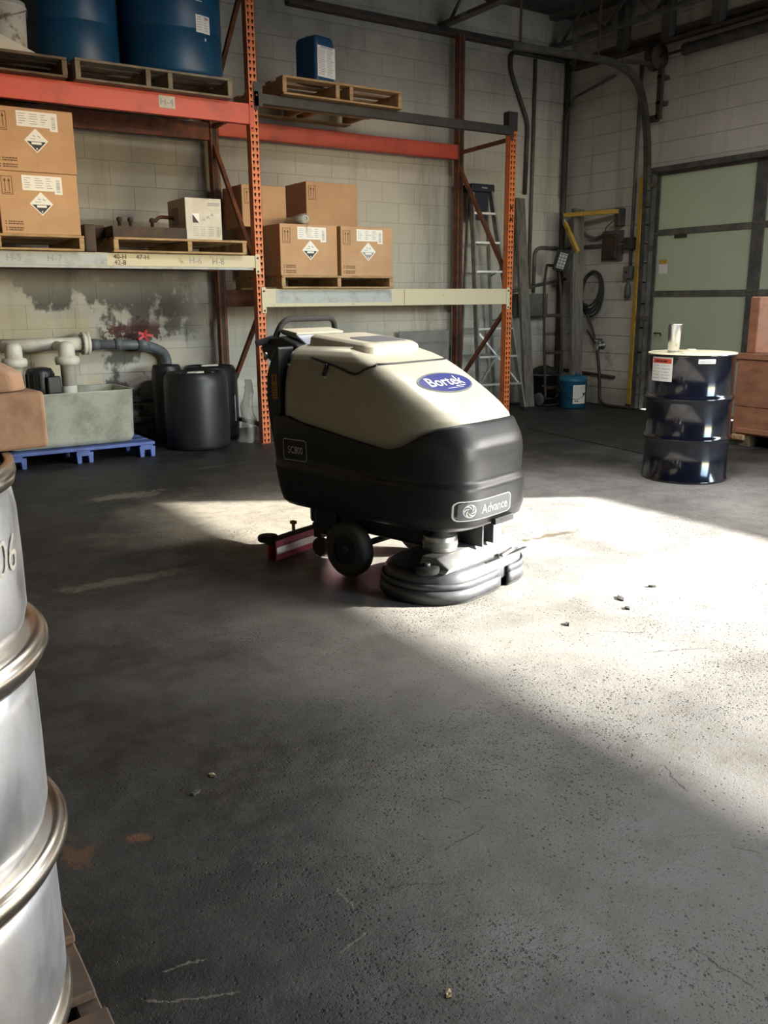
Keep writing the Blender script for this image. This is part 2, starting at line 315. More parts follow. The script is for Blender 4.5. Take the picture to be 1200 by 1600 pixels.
class MB:
    def __init__(s): s.v = []; s.f = []; s.sm = []
    def add(s, vs_, fs, smooth=False):
        k = len(s.v); s.v += [tuple(p) for p in vs_]; s.f += [tuple(i + k for i in q) for q in fs]; s.sm += [smooth]*len(fs); return s
    def box(s, x0, x1, y0, y1, z0, z1, mtx=None):
        vs_ = [Vector(p) for p in ((x0, y0, z0), (x1, y0, z0), (x1, y1, z0), (x0, y1, z0), (x0, y0, z1), (x1, y0, z1), (x1, y1, z1), (x0, y1, z1))]
        if mtx: vs_ = [mtx @ p for p in vs_]
        return s.add(vs_, [(3, 2, 1, 0), (4, 5, 6, 7), (0, 1, 5, 4), (1, 2, 6, 5), (2, 3, 7, 6), (3, 0, 4, 7)])
    def bar(s, a, b, w, h, up=(0, 0, 1)):                # a rectangular bar between two points
        a = Vector(a); b = Vector(b); d = (b - a); L = d.length; d.normalize()
        up = Vector(up)
        if abs(d.dot(up)) > 0.98: up = Vector((0, 1, 0))
        sx = d.cross(up).normalized(); sz = sx.cross(d).normalized()
        m = Matrix((( sx.x, d.x, sz.x, a.x), (sx.y, d.y, sz.y, a.y), (sx.z, d.z, sz.z, a.z), (0, 0, 0, 1)))
        return s.box(-w/2, w/2, 0, L, -h/2, h/2, m)
    def tube(s, pts, r, n=10, caps=True, closed=False):
        pts = [Vector(p) for p in pts]; N = len(pts); rs = r if isinstance(r, (list, tuple)) else [r]*N
        prev = None; rings = []
        for i, p in enumerate(pts):
            if closed: d = pts[(i + 1) % N] - pts[i - 1]
            else: d = pts[min(i + 1, N - 1)] - pts[max(i - 1, 0)]
            d.normalize()
            if prev is None:
                a = Vector((0, 0, 1)) if abs(d.z) < 0.9 else Vector((1, 0, 0))
                x = d.cross(a).normalized()
            else:
                x = (prev - d*prev.dot(d)).normalized()
            prev = x; y = d.cross(x)
            rings.append([p + (x*math.cos(2*PI*k/n) + y*math.sin(2*PI*k/n))*rs[i] for k in range(n)])
        vs_ = [q for g in rings for q in g]; fs = []
        for i in range(N if closed else N - 1):
            j = (i + 1) % N
            for k in range(n): fs.append((i*n + k, i*n + (k + 1) % n, j*n + (k + 1) % n, j*n + k))
        s.add(vs_, fs, True)
        if caps and not closed:
            b0 = len(s.v) - N*n
            s.f.append(tuple(b0 + k for k in range(n))[::-1]); s.sm.append(False)
            s.f.append(tuple(b0 + (N - 1)*n + k for k in range(n))); s.sm.append(False)
        return s
    def lathe(s, prof, n=40, c=(0, 0, 0), axis='z', cap0=True, cap1=True, smooth=True):
        cx, cy, cz = c; vs_ = []
        for r, z in prof:
            for k in range(n):
                a = 2*PI*k/n
                if axis == 'z': vs_.append((cx + r*math.cos(a), cy + r*math.sin(a), cz + z))
                elif axis == 'y': vs_.append((cx + r*math.cos(a), cy + z, cz + r*math.sin(a)))
                else: vs_.append((cx + z, cy + r*math.cos(a), cz + r*math.sin(a)))
        fs = [(i*n + k, i*n + (k + 1) % n, (i + 1)*n + (k + 1) % n, (i + 1)*n + k) for i in range(len(prof) - 1) for k in range(n)]
        s.add(vs_, fs, smooth); b0 = len(s.v) - len(vs_)
        if cap0: s.f.append(tuple(b0 + k for k in range(n))[::-1]); s.sm.append(False)
        if cap1: s.f.append(tuple(b0 + (len(prof) - 1)*n + k for k in range(n))); s.sm.append(False)
        return s
    def prism(s, outline, z0, z1, mapf=None):            # outline in 2D, extruded
        n = len(outline); vs_ = [(x, y, z0) for x, y in outline] + [(x, y, z1) for x, y in outline]
        if mapf: vs_ = [mapf(*p) for p in vs_]
        fs = [tuple(range(n))[::-1], tuple(range(n, 2*n))] + [(k, (k + 1) % n, n + (k + 1) % n, n + k) for k in range(n)]
        return s.add(vs_, fs)
    def mesh(s, name):
        me = bpy.data.meshes.new(name); me.from_pydata(s.v, [], s.f); me.validate()
        me.polygons.foreach_set('use_smooth', s.sm[:len(me.polygons)]) if len(s.sm) == len(me.polygons) else None
        bm = bmesh.new(); bm.from_mesh(me); bmesh.ops.recalc_face_normals(bm, faces=bm.faces); bm.to_mesh(me); bm.free()
        return me
    def build(s, name, mat, parent=None, bevel=0.0, seg=2, loc=None, sub=0, angle=35):
        me = s.mesh(name); me.materials.append(M[mat] if isinstance(mat, str) else mat)
        o = bpy.data.objects.new(name, me); C.objects.link(o)
        if parent: o.parent = parent
        if loc: o.location = loc
        if bevel:
            b = o.modifiers.new('bevel', 'BEVEL'); b.width = bevel; b.segments = seg; b.limit_method = 'ANGLE'; b.angle_limit = R(angle)
        if sub:
            q = o.modifiers.new('sub', 'SUBSURF'); q.levels = sub; q.render_levels = sub
        return o

def bez(pts, n=8):                                       # smooth path through points (Catmull-Rom)
    P = [Vector(p) for p in pts]; out = []
    for i in range(len(P) - 1):
        a = P[max(i - 1, 0)]; b = P[i]; c = P[i + 1]; d = P[min(i + 2, len(P) - 1)]
        for k in range(n):
            t = k/n
            out.append(0.5*((2*b) + (c - a)*t + (2*a - 5*b + 4*c - d)*t*t + (3*b - a - 3*c + d)*t**3))
    out.append(P[-1]); return out

def fillet(pts, r, n=6):                                 # polyline with rounded corners
    P = [Vector(p) for p in pts]; out = [P[0]]
    for i in range(1, len(P) - 1):
        a, b, c = P[i - 1], P[i], P[i + 1]
        rr = min(r, (a - b).length*0.49, (c - b).length*0.49)
        p0 = b + (a - b).normalized()*rr; p1 = b + (c - b).normalized()*rr
        for k in range(n + 1):
            t = k/n; out.append(p0*(1 - t)**2 + b*2*t*(1 - t) + p1*t*t)
    out.append(P[-1]); return out

def rrect(w, h, r, n=5, cx=0, cy=0):
    o = []
    for sx, sy, a0 in ((1, 1, 0), (-1, 1, 90), (-1, -1, 180), (1, -1, 270)):
        for k in range(n + 1):
            a = R(a0 + 90*k/n); o.append((cx + sx*(w/2 - r) + r*math.cos(a), cy + sy*(h/2 - r) + r*math.sin(a)))
    return o

_txt = {}
def text2d(s, bold=0.0):                                           # glyph mesh of a string, unit height, centred
    if (s, bold) in _txt: return _txt[(s, bold)]
    cu = bpy.data.curves.new('t', 'FONT'); cu.body = s; cu.resolution_u = 3; cu.offset = bold
    ob = bpy.data.objects.new('t', cu); C.objects.link(ob)
    bpy.context.view_layer.update()
    me = bpy.data.meshes.new_from_object(ob.evaluated_get(bpy.context.evaluated_depsgraph_get()))
    v = [(p.co.x, p.co.y) for p in me.vertices]; f = [tuple(p.vertices) for p in me.polygons]
    bpy.data.objects.remove(ob); bpy.data.curves.remove(cu); bpy.data.meshes.remove(me)
    x0 = min(p[0] for p in v); x1 = max(p[0] for p in v); y0 = min(p[1] for p in v); y1 = max(p[1] for p in v)
    h = y1 - y0
    v = [((x - (x0 + x1)/2)/h, (y - (y0 + y1)/2)/h) for x, y in v]
    _txt[(s, bold)] = (v, f, (x1 - x0)/h); return _txt[(s, bold)]

def text(s, name, mat, parent, mapf, height, cx=0, cy=0, width=None, shear=0.0, bold=0.0):
    v, f, asp = text2d(s, bold)
    sx = height if width is None else width/asp
    mb = MB(); mb.add([mapf(cx + x*sx + y*height*shear, cy + y*height) for x, y in v], f)
    me = bpy.data.meshes.new(name); me.from_pydata(mb.v, [], mb.f); me.materials.append(M[mat])
    o = bpy.data.objects.new(name, me); C.objects.link(o); o.parent = parent; return o

def copy_tree(o, parent=None):
    c = o.copy(); C.objects.link(c); c.parent = parent
    for ch in list(o.children): copy_tree(ch, c)
    return c

# ------------------------------------------------------------------ the room
YW, XR, ZC = 8.05, 7.92, 4.36
def struct(name, mb, mat, label=None):
    o = mb.build(name, mat); o['kind'] = 'structure'
    if label: o['label'] = label
    return o
struct('ground_outside', MB().box(-40, 60, -60, 40, -0.30, -0.12), 'ground_out')
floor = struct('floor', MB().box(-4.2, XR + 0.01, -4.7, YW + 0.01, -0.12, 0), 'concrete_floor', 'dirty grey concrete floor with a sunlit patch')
struct('ceiling', MB().box(-4.2, 8.15, -4.7, 8.3, ZC, ZC + 0.15), 'ceiling_dark', 'dark sooty ceiling deck above steel joists')
wall_back = struct('wall_back', MB().box(-4.2, 8.15, YW + 0.010, YW + 0.22, -0.1, ZC), 'painted_block', 'grimy cream painted block wall behind the pallet rack')
wr = MB()
DY0, DY1, DZ = 4.25, 6.80, 2.585                         # closed dock door
WY0, WY1, WZ0, WZ1 = -2.95, 1.456, 1.773, 2.933           # high window band the sun comes through
xw0, xw1 = XR + 0.010, XR + 0.21
wr.box(xw0, xw1, DY1, YW + 0.01, -0.1, ZC); wr.box(xw0, xw1, DY0, DY1, DZ, ZC); wr.box(xw0, xw1, WY1, DY0, -0.1, ZC)
wr.box(xw0, xw1, WY0, WY1, -0.1, WZ0); wr.box(xw0, xw1, WY0, WY1, WZ1, ZC); wr.box(xw0, xw1, -4.7, WY0, -0.1, ZC)
wall_right = struct('wall_right', wr, 'painted_block', 'cream block wall with the closed dock door')
struct('wall_left', MB().box(-4.4, -4.2, -4.7, 8.3, -0.1, ZC), 'plaster', 'plain plastered wall outside the view')
wf = MB(); wf.box(-4.2, 4.4, -4.75, -4.55, -0.1, ZC); wf.box(7.4, 8.15, -4.75, -4.55, -0.1, ZC); wf.box(4.4, 7.4, -4.75, -4.55, 3.2, ZC)
struct('wall_front', wf, 'plaster', 'plastered wall with an open bay behind the camera')

# concrete blocks, one object each; the ones that do not show are joined
BW, BH = 0.4064, 0.2032
_bm = {}
def block_mesh(wd, axis):
    key = (round(wd, 3), axis)
    if key in _bm: return _bm[key]
    g, b, hz = 0.0006, 0.0035, 0.0035                    # joint halves and chamfer
    a = wd/2 - g; h = BH/2 - hz
    bv = 0.0012
    P = [(-a, 0.012, -h), (a, 0.012, -h), (a, 0.012, h), (-a, 0.012, h), (-a, b*0.5, -h), (a, b*0.5, -h), (a, b*0.5, h), (-a, b*0.5, h), (-a + bv, 0, -h + b), (a - bv, 0, -h + b), (a - bv, 0, h - b), (-a + bv, 0, h - b)]
    Fc = [(8, 9, 10, 11)] + [(4 + k, 4 + (k + 1) % 4, 8 + (k + 1) % 4, 8 + k) for k in range(4)] + [(k, (k + 1) % 4, 4 + (k + 1) % 4, 4 + k) for k in range(4)]
    if axis == 'x': P = [(p[1], -p[0], p[2]) for p in P]
    mb = MB().add(P, Fc); me = mb.mesh('block'); me.materials.append(M['painted_block'])
    _bm[key] = (me, mb); return _bm[key]
def blocks(wall, axis, spans):                           # spans: (centre along wall, width, row)
    items = []
    for c, wd, row in spans:
        loc = (c, YW, (row + 0.5)*BH) if axis == 'y' else (XR, c, (row + 0.5)*BH)
        v = Vector(loc) - Vector((0, 0, 1.25)); items.append((v.length, loc, wd))
    items.sort(key=lambda t: t[0])
    rest = MB()
    for i, (d, loc, wd) in enumerate(items):
        me, mb = block_mesh(wd, axis)
        if i < 298:
            o = bpy.data.objects.new('block', me); C.objects.link(o); o.location = loc; o.parent = wall
        else:
            rest.add([(p[0] + loc[0], p[1] + loc[1], p[2] + loc[2]) for p in mb.v], mb.f)
    if rest.v:
        o = rest.build('block_course', 'painted_block', wall); o['kind'] = 'stuff'
def row_spans(a, b, row, off):
    out = []; x = b + (off and -BW/2)
    if off: out.append((b - BW/4, BW/2))
    while x > a + 0.02:
        x0 = max(x - BW, a); out.append(((x0 + x)/2, x - x0)); x -= BW
    return [(c, wd, row) for c, wd in out]
sp = []
for r_ in range(21):
    if (r_ + 0.5)*BH < 4.25: sp += row_spans(1.30, XR, r_, r_ % 2)
blocks(wall_back, 'y', sp)
sp = []
for r_ in range(21):
    z0 = r_*BH
    if z0 + BH > ZC: continue
    sp += row_spans(DY1 + 0.0 if z0 < DZ else 5.0, YW, r_, (r_ + 1) % 2)
blocks(wall_right, 'x', sp)

# ceiling steel: joists run away from the dock wall, a ledger follows each wall
for i, x in enumerate((7.60, 6.02, 4.44, 2.86)):
    j = thing('bar_joist', ['dark steel bar joist nearest the dock wall', 'dark steel bar joist above the right rack bay', 'dark steel bar joist over the middle of the rack', 'dark steel bar joist over the left rack bay'][i], 'joist', (x, 5.0, 4.0), 0, 'ceiling joists')
    MB().box(-0.05, 0.05, -9.4, 3.04, 0, 0.035).build('bottom_chord', 'joist_paint', j)
    MB().box(-0.05, 0.05, -9.4, 3.04, 0.30, 0.358).build('top_chord', 'joist_paint', j)
    y = 2.9; k = 0
    while y > -3.0:
        MB().bar((0, y, 0.02), (0, y - 0.33, 0.32), 0.025, 0.025).build('web', 'joist_paint', j)
        MB().bar((0, y - 0.33, 0.32), (0, y - 0.66, 0.02), 0.025, 0.025).build('web', 'joist_paint', j)
        y -= 0.66
def single(name, mb, mat, label, cat, group=None, bevel=0.0, base=None, **kw):
    if base is None:
        xs = [p[0] for p in mb.v]; ys = [p[1] for p in mb.v]; zs = [p[2] for p in mb.v]
        base = ((min(xs) + max(xs))/2, (min(ys) + max(ys))/2, min(zs))
    mb.v = [(p[0] - base[0], p[1] - base[1], p[2] - base[2]) for p in mb.v]
    o = mb.build(name, mat, loc=base, bevel=bevel, **kw)
    return tag(o, label, cat, group)
t1 = MB(); t1.box(4.2, XR - 0.0, YW - 0.09, YW, 3.93, 3.955); t1.box(4.2, XR, YW - 0.02, YW, 3.93, 4.02)
struct('trim_1', t1, 'ledger_red', 'dark red steel ledger along the top of the back wall')
t2 = MB(); t2.box(XR - 0.09, XR, 4.2, YW - 0.1, 3.80, 3.825); t2.box(XR - 0.02, XR, 4.2, YW - 0.1, 3.80, 3.93)
struct('trim_2', t2, 'ledger_red', 'dark steel ledger along the top of the dock wall')
for i, y in enumerate((7.2, 6.6, 6.0, 5.4)):
    o = single('ceiling_block', MB().box(XR - 0.12, XR - 0.02, y - 0.05, y + 0.05, 3.83, 4.355), 'joist_paint', ['pale timber blocking on the dock wall nearest the corner', 'pale timber blocking above the pulley', 'pale timber blocking above the torsion spring', 'pale timber blocking near the right picture edge'][i], 'blocking', 'timber blocking under the ceiling')
# unseen battens added to light the rack from above
for i, (x, y) in enumerate(((3.65, 3.2), (5.23, 1.4))):
    t = thing('added_batten', ['added unseen fluorescent batten in front of the right rack bay', 'added unseen fluorescent batten over the sunlit floor'][i], 'light', (x, y, 3.85), 0, 'added ceiling battens')
    MB().box(-0.75, 0.75, -0.09, 0.09, 0.0, 0.06).build('housing', 'label_white', t)
    MB().box(-0.01, 0.01, -0.01, 0.01, 0.06, 0.508).build('hanger', 'conduit_grey', t)
    for s in (-0.04, 0.04):
        MB().tube([(-0.7, s, -0.018), (0.7, s, -0.018)], 0.016, 8).build('tube', 'lamp_glass', t)
    d = bpy.data.lights.new('batten', 'AREA'); d.shape = 'RECTANGLE'; d.size = 1.4; d.size_y = 0.16; d.energy = 60; d.color = (1.0, 0.98, 0.95)
    o = bpy.data.objects.new('added_batten_fill', d); C.objects.link(o); o.parent = t; o.location = (0, 0, -0.04)

# ------------------------------------------------------------------ dock door on the right wall
door = bpy.data.objects.new('door_1', None); C.objects.link(door); door.location = (XR, (DY0 + DY1)/2, 0)
door['kind'] = 'structure'; door['label'] = 'closed sectional dock door with dull green panels in dark frames'
yo = door.location.y
def dpart(name, mb, mat, bevel=0.0):
    mb.v = [(p[0] - XR, p[1] - yo, p[2]) for p in mb.v]
    return mb.build(name, mat, door, bevel=bevel)
rows = [0.004, 0.64, 1.285, 1.932, 2.55]
ys = [(6.672, 5.515), (5.380, 4.36)]
xd = XR + 0.05
for z0, z1 in zip(rows[:-1], rows[1:]):
    for a, b in ys:
        dpart('panel', MB().box(xd + 0.012, xd + 0.018, b, a, z0 + 0.025, z1 - 0.025), 'fibre_panel')
    dpart('rail', MB().box(xd, xd + 0.045, 4.27, 6.79, z0, z0 + 0.032), 'door_rail', 0.003)
    dpart('rail', MB().box(xd, xd + 0.045, 4.27, 6.79, z1 - 0.032, z1 + 0.002), 'door_rail', 0.003)
    for a, b in ((6.79, 6.672), (5.515, 5.380), (4.36, 4.27)):
        dpart('stile', MB().box(xd - 0.004, xd + 0.04, b, a, z0 + 0.004, z1 - 0.006), 'door_frame', 0.003)
dpart('header_seal', MB().box(XR - 0.03, XR + 0.05, DY0, DY1 + 0.03, 2.545, 2.60), 'door_frame', 0.004)
dpart('jamb', MB().box(XR - 0.02, XR + 0.05, 6.72, 6.83, 0.0, 2.60), 'door_frame', 0.004)
dpart('hinge', MB().box(xd - 0.012, xd, 6.28, 6.44, 1.862, 1.90), 'rust_iron', 0.004)
dpart('notice', MB().box(xd + 0.009, xd + 0.012, 6.525, 6.632, 1.50, 1.60), 'label_white')
dpart('notice_top', MB().box(xd + 0.009, xd + 0.012, 6.525, 6.632, 1.60, 1.645), 'paint_yellow')
dpart('handle', MB().tube(fillet([(xd - 0.0, 6.60, 0.86), (xd - 0.05, 6.60, 0.86), (xd - 0.05, 6.50, 0.86), (xd - 0.05, 6.50, 0.83)], 0.02), 0.009, 8), 'rust_iron')
# vertical track with its curve, drum and torsion spring
xt = XR - 0.10
trk = [(xt, 6.72, 0.02), (xt, 6.72, 1.4), (xt - 0.02, 6.72, 2.5), (7.74, 6.72, 3.0), (7.62, 6.72, 3.33), (7.46, 6.72, 3.475), (7.22, 6.72, 3.54), (6.9, 6.72, 3.55), (6.4, 6.72, 3.54), (5.85, 6.72, 3.52)]
pp = bez(trk, 6); mbt = MB()
for a, b in zip(pp[:-1], pp[1:]): mbt.bar(a, b + (b - a)*0.06, 0.055, 0.06, (0, 1, 0))
dpart('track', mbt, 'pipe_dark')
for z in (0.35, 1.0, 1.75, 2.4): dpart('track_bracket', MB().box(xt, XR + 0.0, 6.685, 6.715, z, z + 0.05), 'rust_iron')
dpart('cable_drum', MB().lathe([(0.03, -0.02), (0.125, -0.02), (0.125, 0.0), (0.105, 0.01), (0.105, 0.06), (0.125, 0.07), (0.125, 0.085), (0.03, 0.085)], 28, (xt - 0.02, 6.66, 3.665), 'y'), 'rust_iron')
dpart('shaft', MB().tube([(xt - 0.02, 6.80, 3.665), (xt - 0.02, 4.6, 3.665)], 0.014, 10), 'rust_iron')
spr = MB(); n_ = 60
pts = []
for k in range(n_*8 + 1):
    a = 2*PI*k/8; pts.append((xt - 0.02 + 0.047*math.cos(a), 6.29 - 1.2*k/(n_*8), 3.665 + 0.047*math.sin(a)))
spr.tube(pts, 0.0115, 5)
dpart('torsion_spring', spr, 'pipe_dark')
dpart('spring_cone', MB().lathe([(0.03, 0), (0.06, 0.0), (0.06, -0.05), (0.045, -0.09)], 16, (xt - 0.02, 6.34, 3.665), 'y'), 'rust_iron')
brk = MB(); brk.box(xt - 0.03, xt + 0.01, 6.595, 6.655, 3.06, 3.56); brk.box(xt - 0.03, xt + 0.01, 6.62, 6.76, 3.04, 3.11); brk.box(xt - 0.03, XR, 6.60, 6.66, 3.20, 3.24); brk.box(xt - 0.03, XR, 6.60, 6.66, 3.45, 3.49)
dpart('bearing_bracket', brk, 'rust_iron', 0.004)
dpart('brace', MB().bar((7.30, 6.70, 3.57), (7.80, 6.68, 3.60), 0.02, 0.035), 'pipe_dark')
for x in (6.98, 5.95): dpart('track_hanger', MB().box(x - 0.015, x + 0.015, 6.715, 6.72, 3.55, ZC - 0.002), 'rust_iron')

single('dock_plate', MB().prism([(5.62, 4.70), (7.80, 4.70), (7.80, 6.75), (6.75, 6.95), (5.85, 6.35)][::1], 0.0, 0.006), 'steel_plate', 'dark worn steel floor plate in front of the dock door', 'floor plate', bevel=0.002)

# ------------------------------------------------------------------ pallet rack
YF0, YF1 = 7.03, 7.10                                    # front uprights
YB0, YB1 = 7.87, 7.94                                    # rear uprights
def upright_face(x0, x1, y, z1, dy):                     # perforated front face: two columns of keyholes at 50 mm
    mb = MB(); p = 0.0508; n = int(z1/p); W = x1 - x0
    cols = [x0, x0 + 0.16*W, x0 + 0.40*W, x0 + 0.60*W, x0 + 0.84*W, x1]
    z = 0.0
    for i in range(n):
        za, zb = z + 0.010, z + 0.041
        for k in range(5):
            a, b = cols[k], cols[k + 1]
            if k in (1, 3):
                m = (a + b)/2; ww = (b - a)/2
                lo, hi = ww*0.45, ww*0.95
                P = [(a, y, z), (b, y, z), (b, y, z + p), (a, y, z + p), (m - lo, y, za), (m + lo, y, za), (m + lo, y, za + 0.012), (m + hi, y, za + 0.018), (m + hi, y, zb), (m - hi, y, zb), (m - hi, y, za + 0.018), (m - lo, y, za + 0.012)]
                Fq = [(0, 1, 5, 4), (1, 6, 5), (1, 7, 6), (1, 2, 8, 7), (2, 3, 9, 8), (3, 10, 9), (3, 0, 11, 10), (0, 4, 11)]
                Fq = [(0, 1, 5, 4), (1, 7, 6, 5), (1, 2, 8, 7), (2, 3, 9, 8), (3, 0, 10, 9), (0, 4, 11, 10)]
                mb.add(P, Fq)
                Q = [(q[0], y + dy, q[2]) for q in P[4:]]
                k0 = len(mb.v); mb.add(P[4:] + Q, [(j, (j + 1) % 8, 8 + (j + 1) % 8, 8 + j) for j in range(8)])
            else:
                mb.add([(a, y, z), (b, y, z), (b, y, z + p), (a, y, z + p)], [(0, 1, 2, 3)])
        z += p
    mb.add([(x0, y, z), (x1, y, z), (x1, y, z1), (x0, y, z1)], [(0, 1, 2, 3)])
    return mb
_ur = {}
def upright(name, parent, x0, x1, ya, yb, z1, front=True, mat='rack_orange'):
    yface = ya if front else yb; yin = yb if front else ya
    s = 1 if front else -1
    o = upright_face(x0, x1, yface, z1, 0.002*s).build(name, mat, parent)
    c = MB(); t_ = 0.003
    c.box(x0, x0 + t_, ya, yb, 0, z1); c.box(x1 - t_, x1, ya, yb, 0, z1)
    c.box(x0, x0 + 0.022, yin - (t_ if s > 0 else 0), yin + (0 if s > 0 else t_), 0, z1); c.box(x1 - 0.022, x1, yin - (t_ if s > 0 else 0), yin + (0 if s > 0 else t_), 0, z1)
    c.build('flange', mat, o)
    MB().box(x0 + t_, x1 - t_, yin - 0.004*s - 0.001, yin - 0.004*s + 0.001, 0, z1).build('web', 'rust_iron', o)  # dark sheet added behind the holes so the inside looks shaded
    MB().box(x0 - 0.02, x1 + 0.02, ya - 0.02, yb + 0.02, 0, 0.006).build('foot_plate', 'rack_rust', o)
    return o
rack = thing('pallet_rack', 'orange pallet rack of two bays with red, cream and black beams along the block wall', 'pallet rack', (0, 0, 0))
LX0, LX1, RX0, RX1 = 3.31, 3.39, 6.13, 6.21
upright('upright', rack, LX0, LX1, YF0, YF1, 3.9)
upright('upright', rack, LX0, LX1, YB0, YB1, 3.9, False, 'rack_rust')
upright('upright', rack, RX0, RX1, YF0, YF1, 3.03)
upright('upright', rack, RX0, RX1, YB0, YB1, 3.92, False, 'rack_rust')
upright('upright', rack, 0.49, 0.57, YF0, YF1, 3.9)
upright('upright', rack, 0.49, 0.57, YB0, YB1, 3.9, False, 'rack_rust')
def strut(x, ya, za, yb, zb): MB().bar((x, ya, za), (x, yb, zb), 0.035, 0.035, (1, 0, 0)).build('brace', 'rack_rust', rack)
for x in ((LX0 + LX1)/2, (RX0 + RX1)/2):
    hi = x < 4
    if hi: strut(x, 7.08, 3.80, 7.89, 2.95)
    strut(x, 7.08, 2.79, 7.89, 2.77)
    strut(x, 7.89, 2.62, 7.08, 1.48); strut(x, 7.08, 1.14, 7.89, 0.30)
    strut(x, 7.08, 0.16, 7.89, 0.16)
def beam(xa, xb, ya, yb, z0, z1, mat, conn=True, step=True):
    b = MB(); b.box(xa, xb, ya, yb, z0, z1)
    o = b.build('beam', mat, rack, bevel=0.004)
    if conn:
        for xe in ((xa - 0.038, xa + 0.004), (xb - 0.004, xb + 0.038)):
            c = MB().box(xe[0], xe[1], ya - 0.006, ya - 0.002, z0 - 0.05, z1 + 0.012).build('connector', mat, o, bevel=0.0015)
            for zz in (z0 - 0.03, z1 - 0.02):
                MB().lathe([(0.009, 0), (0.009, -0.006), (0.006, -0.009)], 10, ((xe[0] + xe[1])/2, ya - 0.006, zz), 'y').build('pin', 'rack_rust', c)
    return o
YFb = YF0 - 0.004
beam_red = beam(0.57, LX0, YFb, YF1 - 0.02, 2.655, 2.812, 'beam_red')
beam(0.57, LX0, YB0 + 0.01, YB1 + 0.0, 2.655, 2.80, 'rack_rust', False)
beam_cl = beam(0.57, LX0, YFb, YF1 - 0.02, 1.517, 1.617, 'beam_cream')
MB().box(0.60, LX0 - 0.02, YFb + 0.004, YF1 - 0.03, 1.500, 1.518).build('beam_lip', 'beam_grey', beam_cl)
MB().box(0.60, 2.05, YFb - 0.0015, YFb, 1.522, 1.612).build('grey_paint', 'beam_grey', beam_cl)
beam(0.57, LX0, YB0 + 0.01, YB1, 1.517, 1.617, 'rack_rust', False)
beam_cr = beam(LX1, RX0, YFb, YF1 - 0.02, 1.19, 1.345, 'beam_cream')
MB().box(LX1 + 0.10, 4.70, YFb - 0.0015, YFb, 1.222, 1.332).build('grey_paint', 'beam_grey', beam_cr)
MB().box(4.845, 4.85, YFb - 0.0015, YFb, 1.195, 1.34).build('joint_line', 'rack_rust', beam_cr)
beam(LX1, RX0, YB0 + 0.01, YB1, 1.19, 1.345, 'rack_rust', False)
beam(LX1, RX0, YFb, YF1 - 0.02, 2.822, 2.902, 'beam_black')
beam(LX1, RX0, YB0 - 0.004, YB1, 2.70, 2.845, 'beam_red', False)
MB().box(RX0 - 0.03, RX1 + 0.004, YF0 - 0.008, YF1 + 0.004, 2.86, 3.035).build('black_connector', 'beam_black', rack)
MB().box(LX1 - 0.04, LX1 + 0.04, YF0 - 0.010, YF0 - 0.004, 2.80, 2.98).build('black_connector', 'beam_black', rack)
for z in (2.03, 2.14): MB().lathe([(0.016, 0), (0.016, -0.02), (0.01, -0.03)], 10, (RX0 + 0.035, YF0 - 0.001, z), 'y').build('safety_bolt', 'rack_rust', rack)
def yplane(y): return lambda a, b: (a, y, b)
fy = yplane(YFb - 0.0035)
for s, x, z, h in (('H-5', 1.37, 1.568, 0.05), ('H-7', 1.66, 1.568, 0.05), ('40-H', 2.15, 1.588, 0.036), ('42-8', 2.15, 1.545, 0.036), ('47-H', 2.33, 1.588, 0.036), ('H-6', 2.77, 1.568, 0.05), ('H-8', 2.97, 1.565, 0.05)):
    text(s, 'stencil', 'print_grey' if s[0] == 'H' else 'print_brown', beam_cl, fy, h, x, z)
tagp = MB().box(2.545, 2.675, YFb - 0.003, YFb - 0.001, 2.705, 2.795).build('location_tag', 'carton_white', beam_red)
text('H-4', 'tag_text', 'print_grey', tagp, yplane(YFb - 0.0045), 0.05, 2.61, 2.75)

# ------------------------------------------------------------------ pallets and goods on the rack
def pallet(label, loc, W, D, H, mat, rz=0.0, strs=(0.0, 0.5, 1.0), nb=6, group='wooden pallets on the rack', rough=False):
    t = thing('wooden_pallet', label, 'pallet', loc, rz, group)     # origin: front-left bottom corner
    tb, bb, sw = 0.018, 0.016, 0.038
    for s in strs:
        x = s*(W - sw)
        MB().box(x, x + sw, 0.005, D - 0.005, bb, H - tb).build('stringer', mat, t, bevel=0.003, seg=1)
    for i in range(nb):
        bw = 0.11 if 0 < i < nb - 1 else 0.13
        y = (D - bw)*i/(nb - 1); e = random.uniform(-0.006, 0.006)
        MB().box(e, W + e, y, y + bw, H - tb + (0.0), H).build('deck_board', mat, t, bevel=0.003, seg=1)
    for i in range(3):
        y = (D - 0.12)*i/2; e = random.uniform(-0.006, 0.006)
        MB().box(e, W + e, y, y + 0.12, 0, bb).build('bottom_board', mat, t, bevel=0.003, seg=1)
    return t
ZU, ZL, ZM = 2.813, 1.619, 1.347
pallet('dark weathered pallet at the upper left under the white pail', (0.66, 6.93, ZU), 1.19, 1.0, 0.135, 'wood_dark', strs=(0, 0.47, 1))
pallet('weathered pallet under the two blue drums on the red beam', (1.905, 6.93, ZU), 1.22, 1.0, 0.145, 'wood_grey', strs=(0, 0.44, 0.585, 1))
pallet('pallet under the stacked left cartons on the cream beam', (0.66, 6.95, ZL), 1.21, 0.98, 0.112, 'wood_light')
pallet('pallet under the valve tray and white carton', (2.09, 6.95, ZL), 1.11, 0.98, 0.112, 'wood_light', strs=(0, 0.555, 1))
pallet('pallet under the four brown cartons on the grey beam', (3.52, 6.96, ZM), 1.155, 0.98, 0.11, 'wood_light', strs=(0, 0.50, 1))
pallet('pale empty-ended pallet under the blue jug on the black beam', (3.585, 6.95, 2.904), 1.19, 1.0, 0.145, 'wood_light', strs=(0, 0.44, 0.56, 1), nb=5)

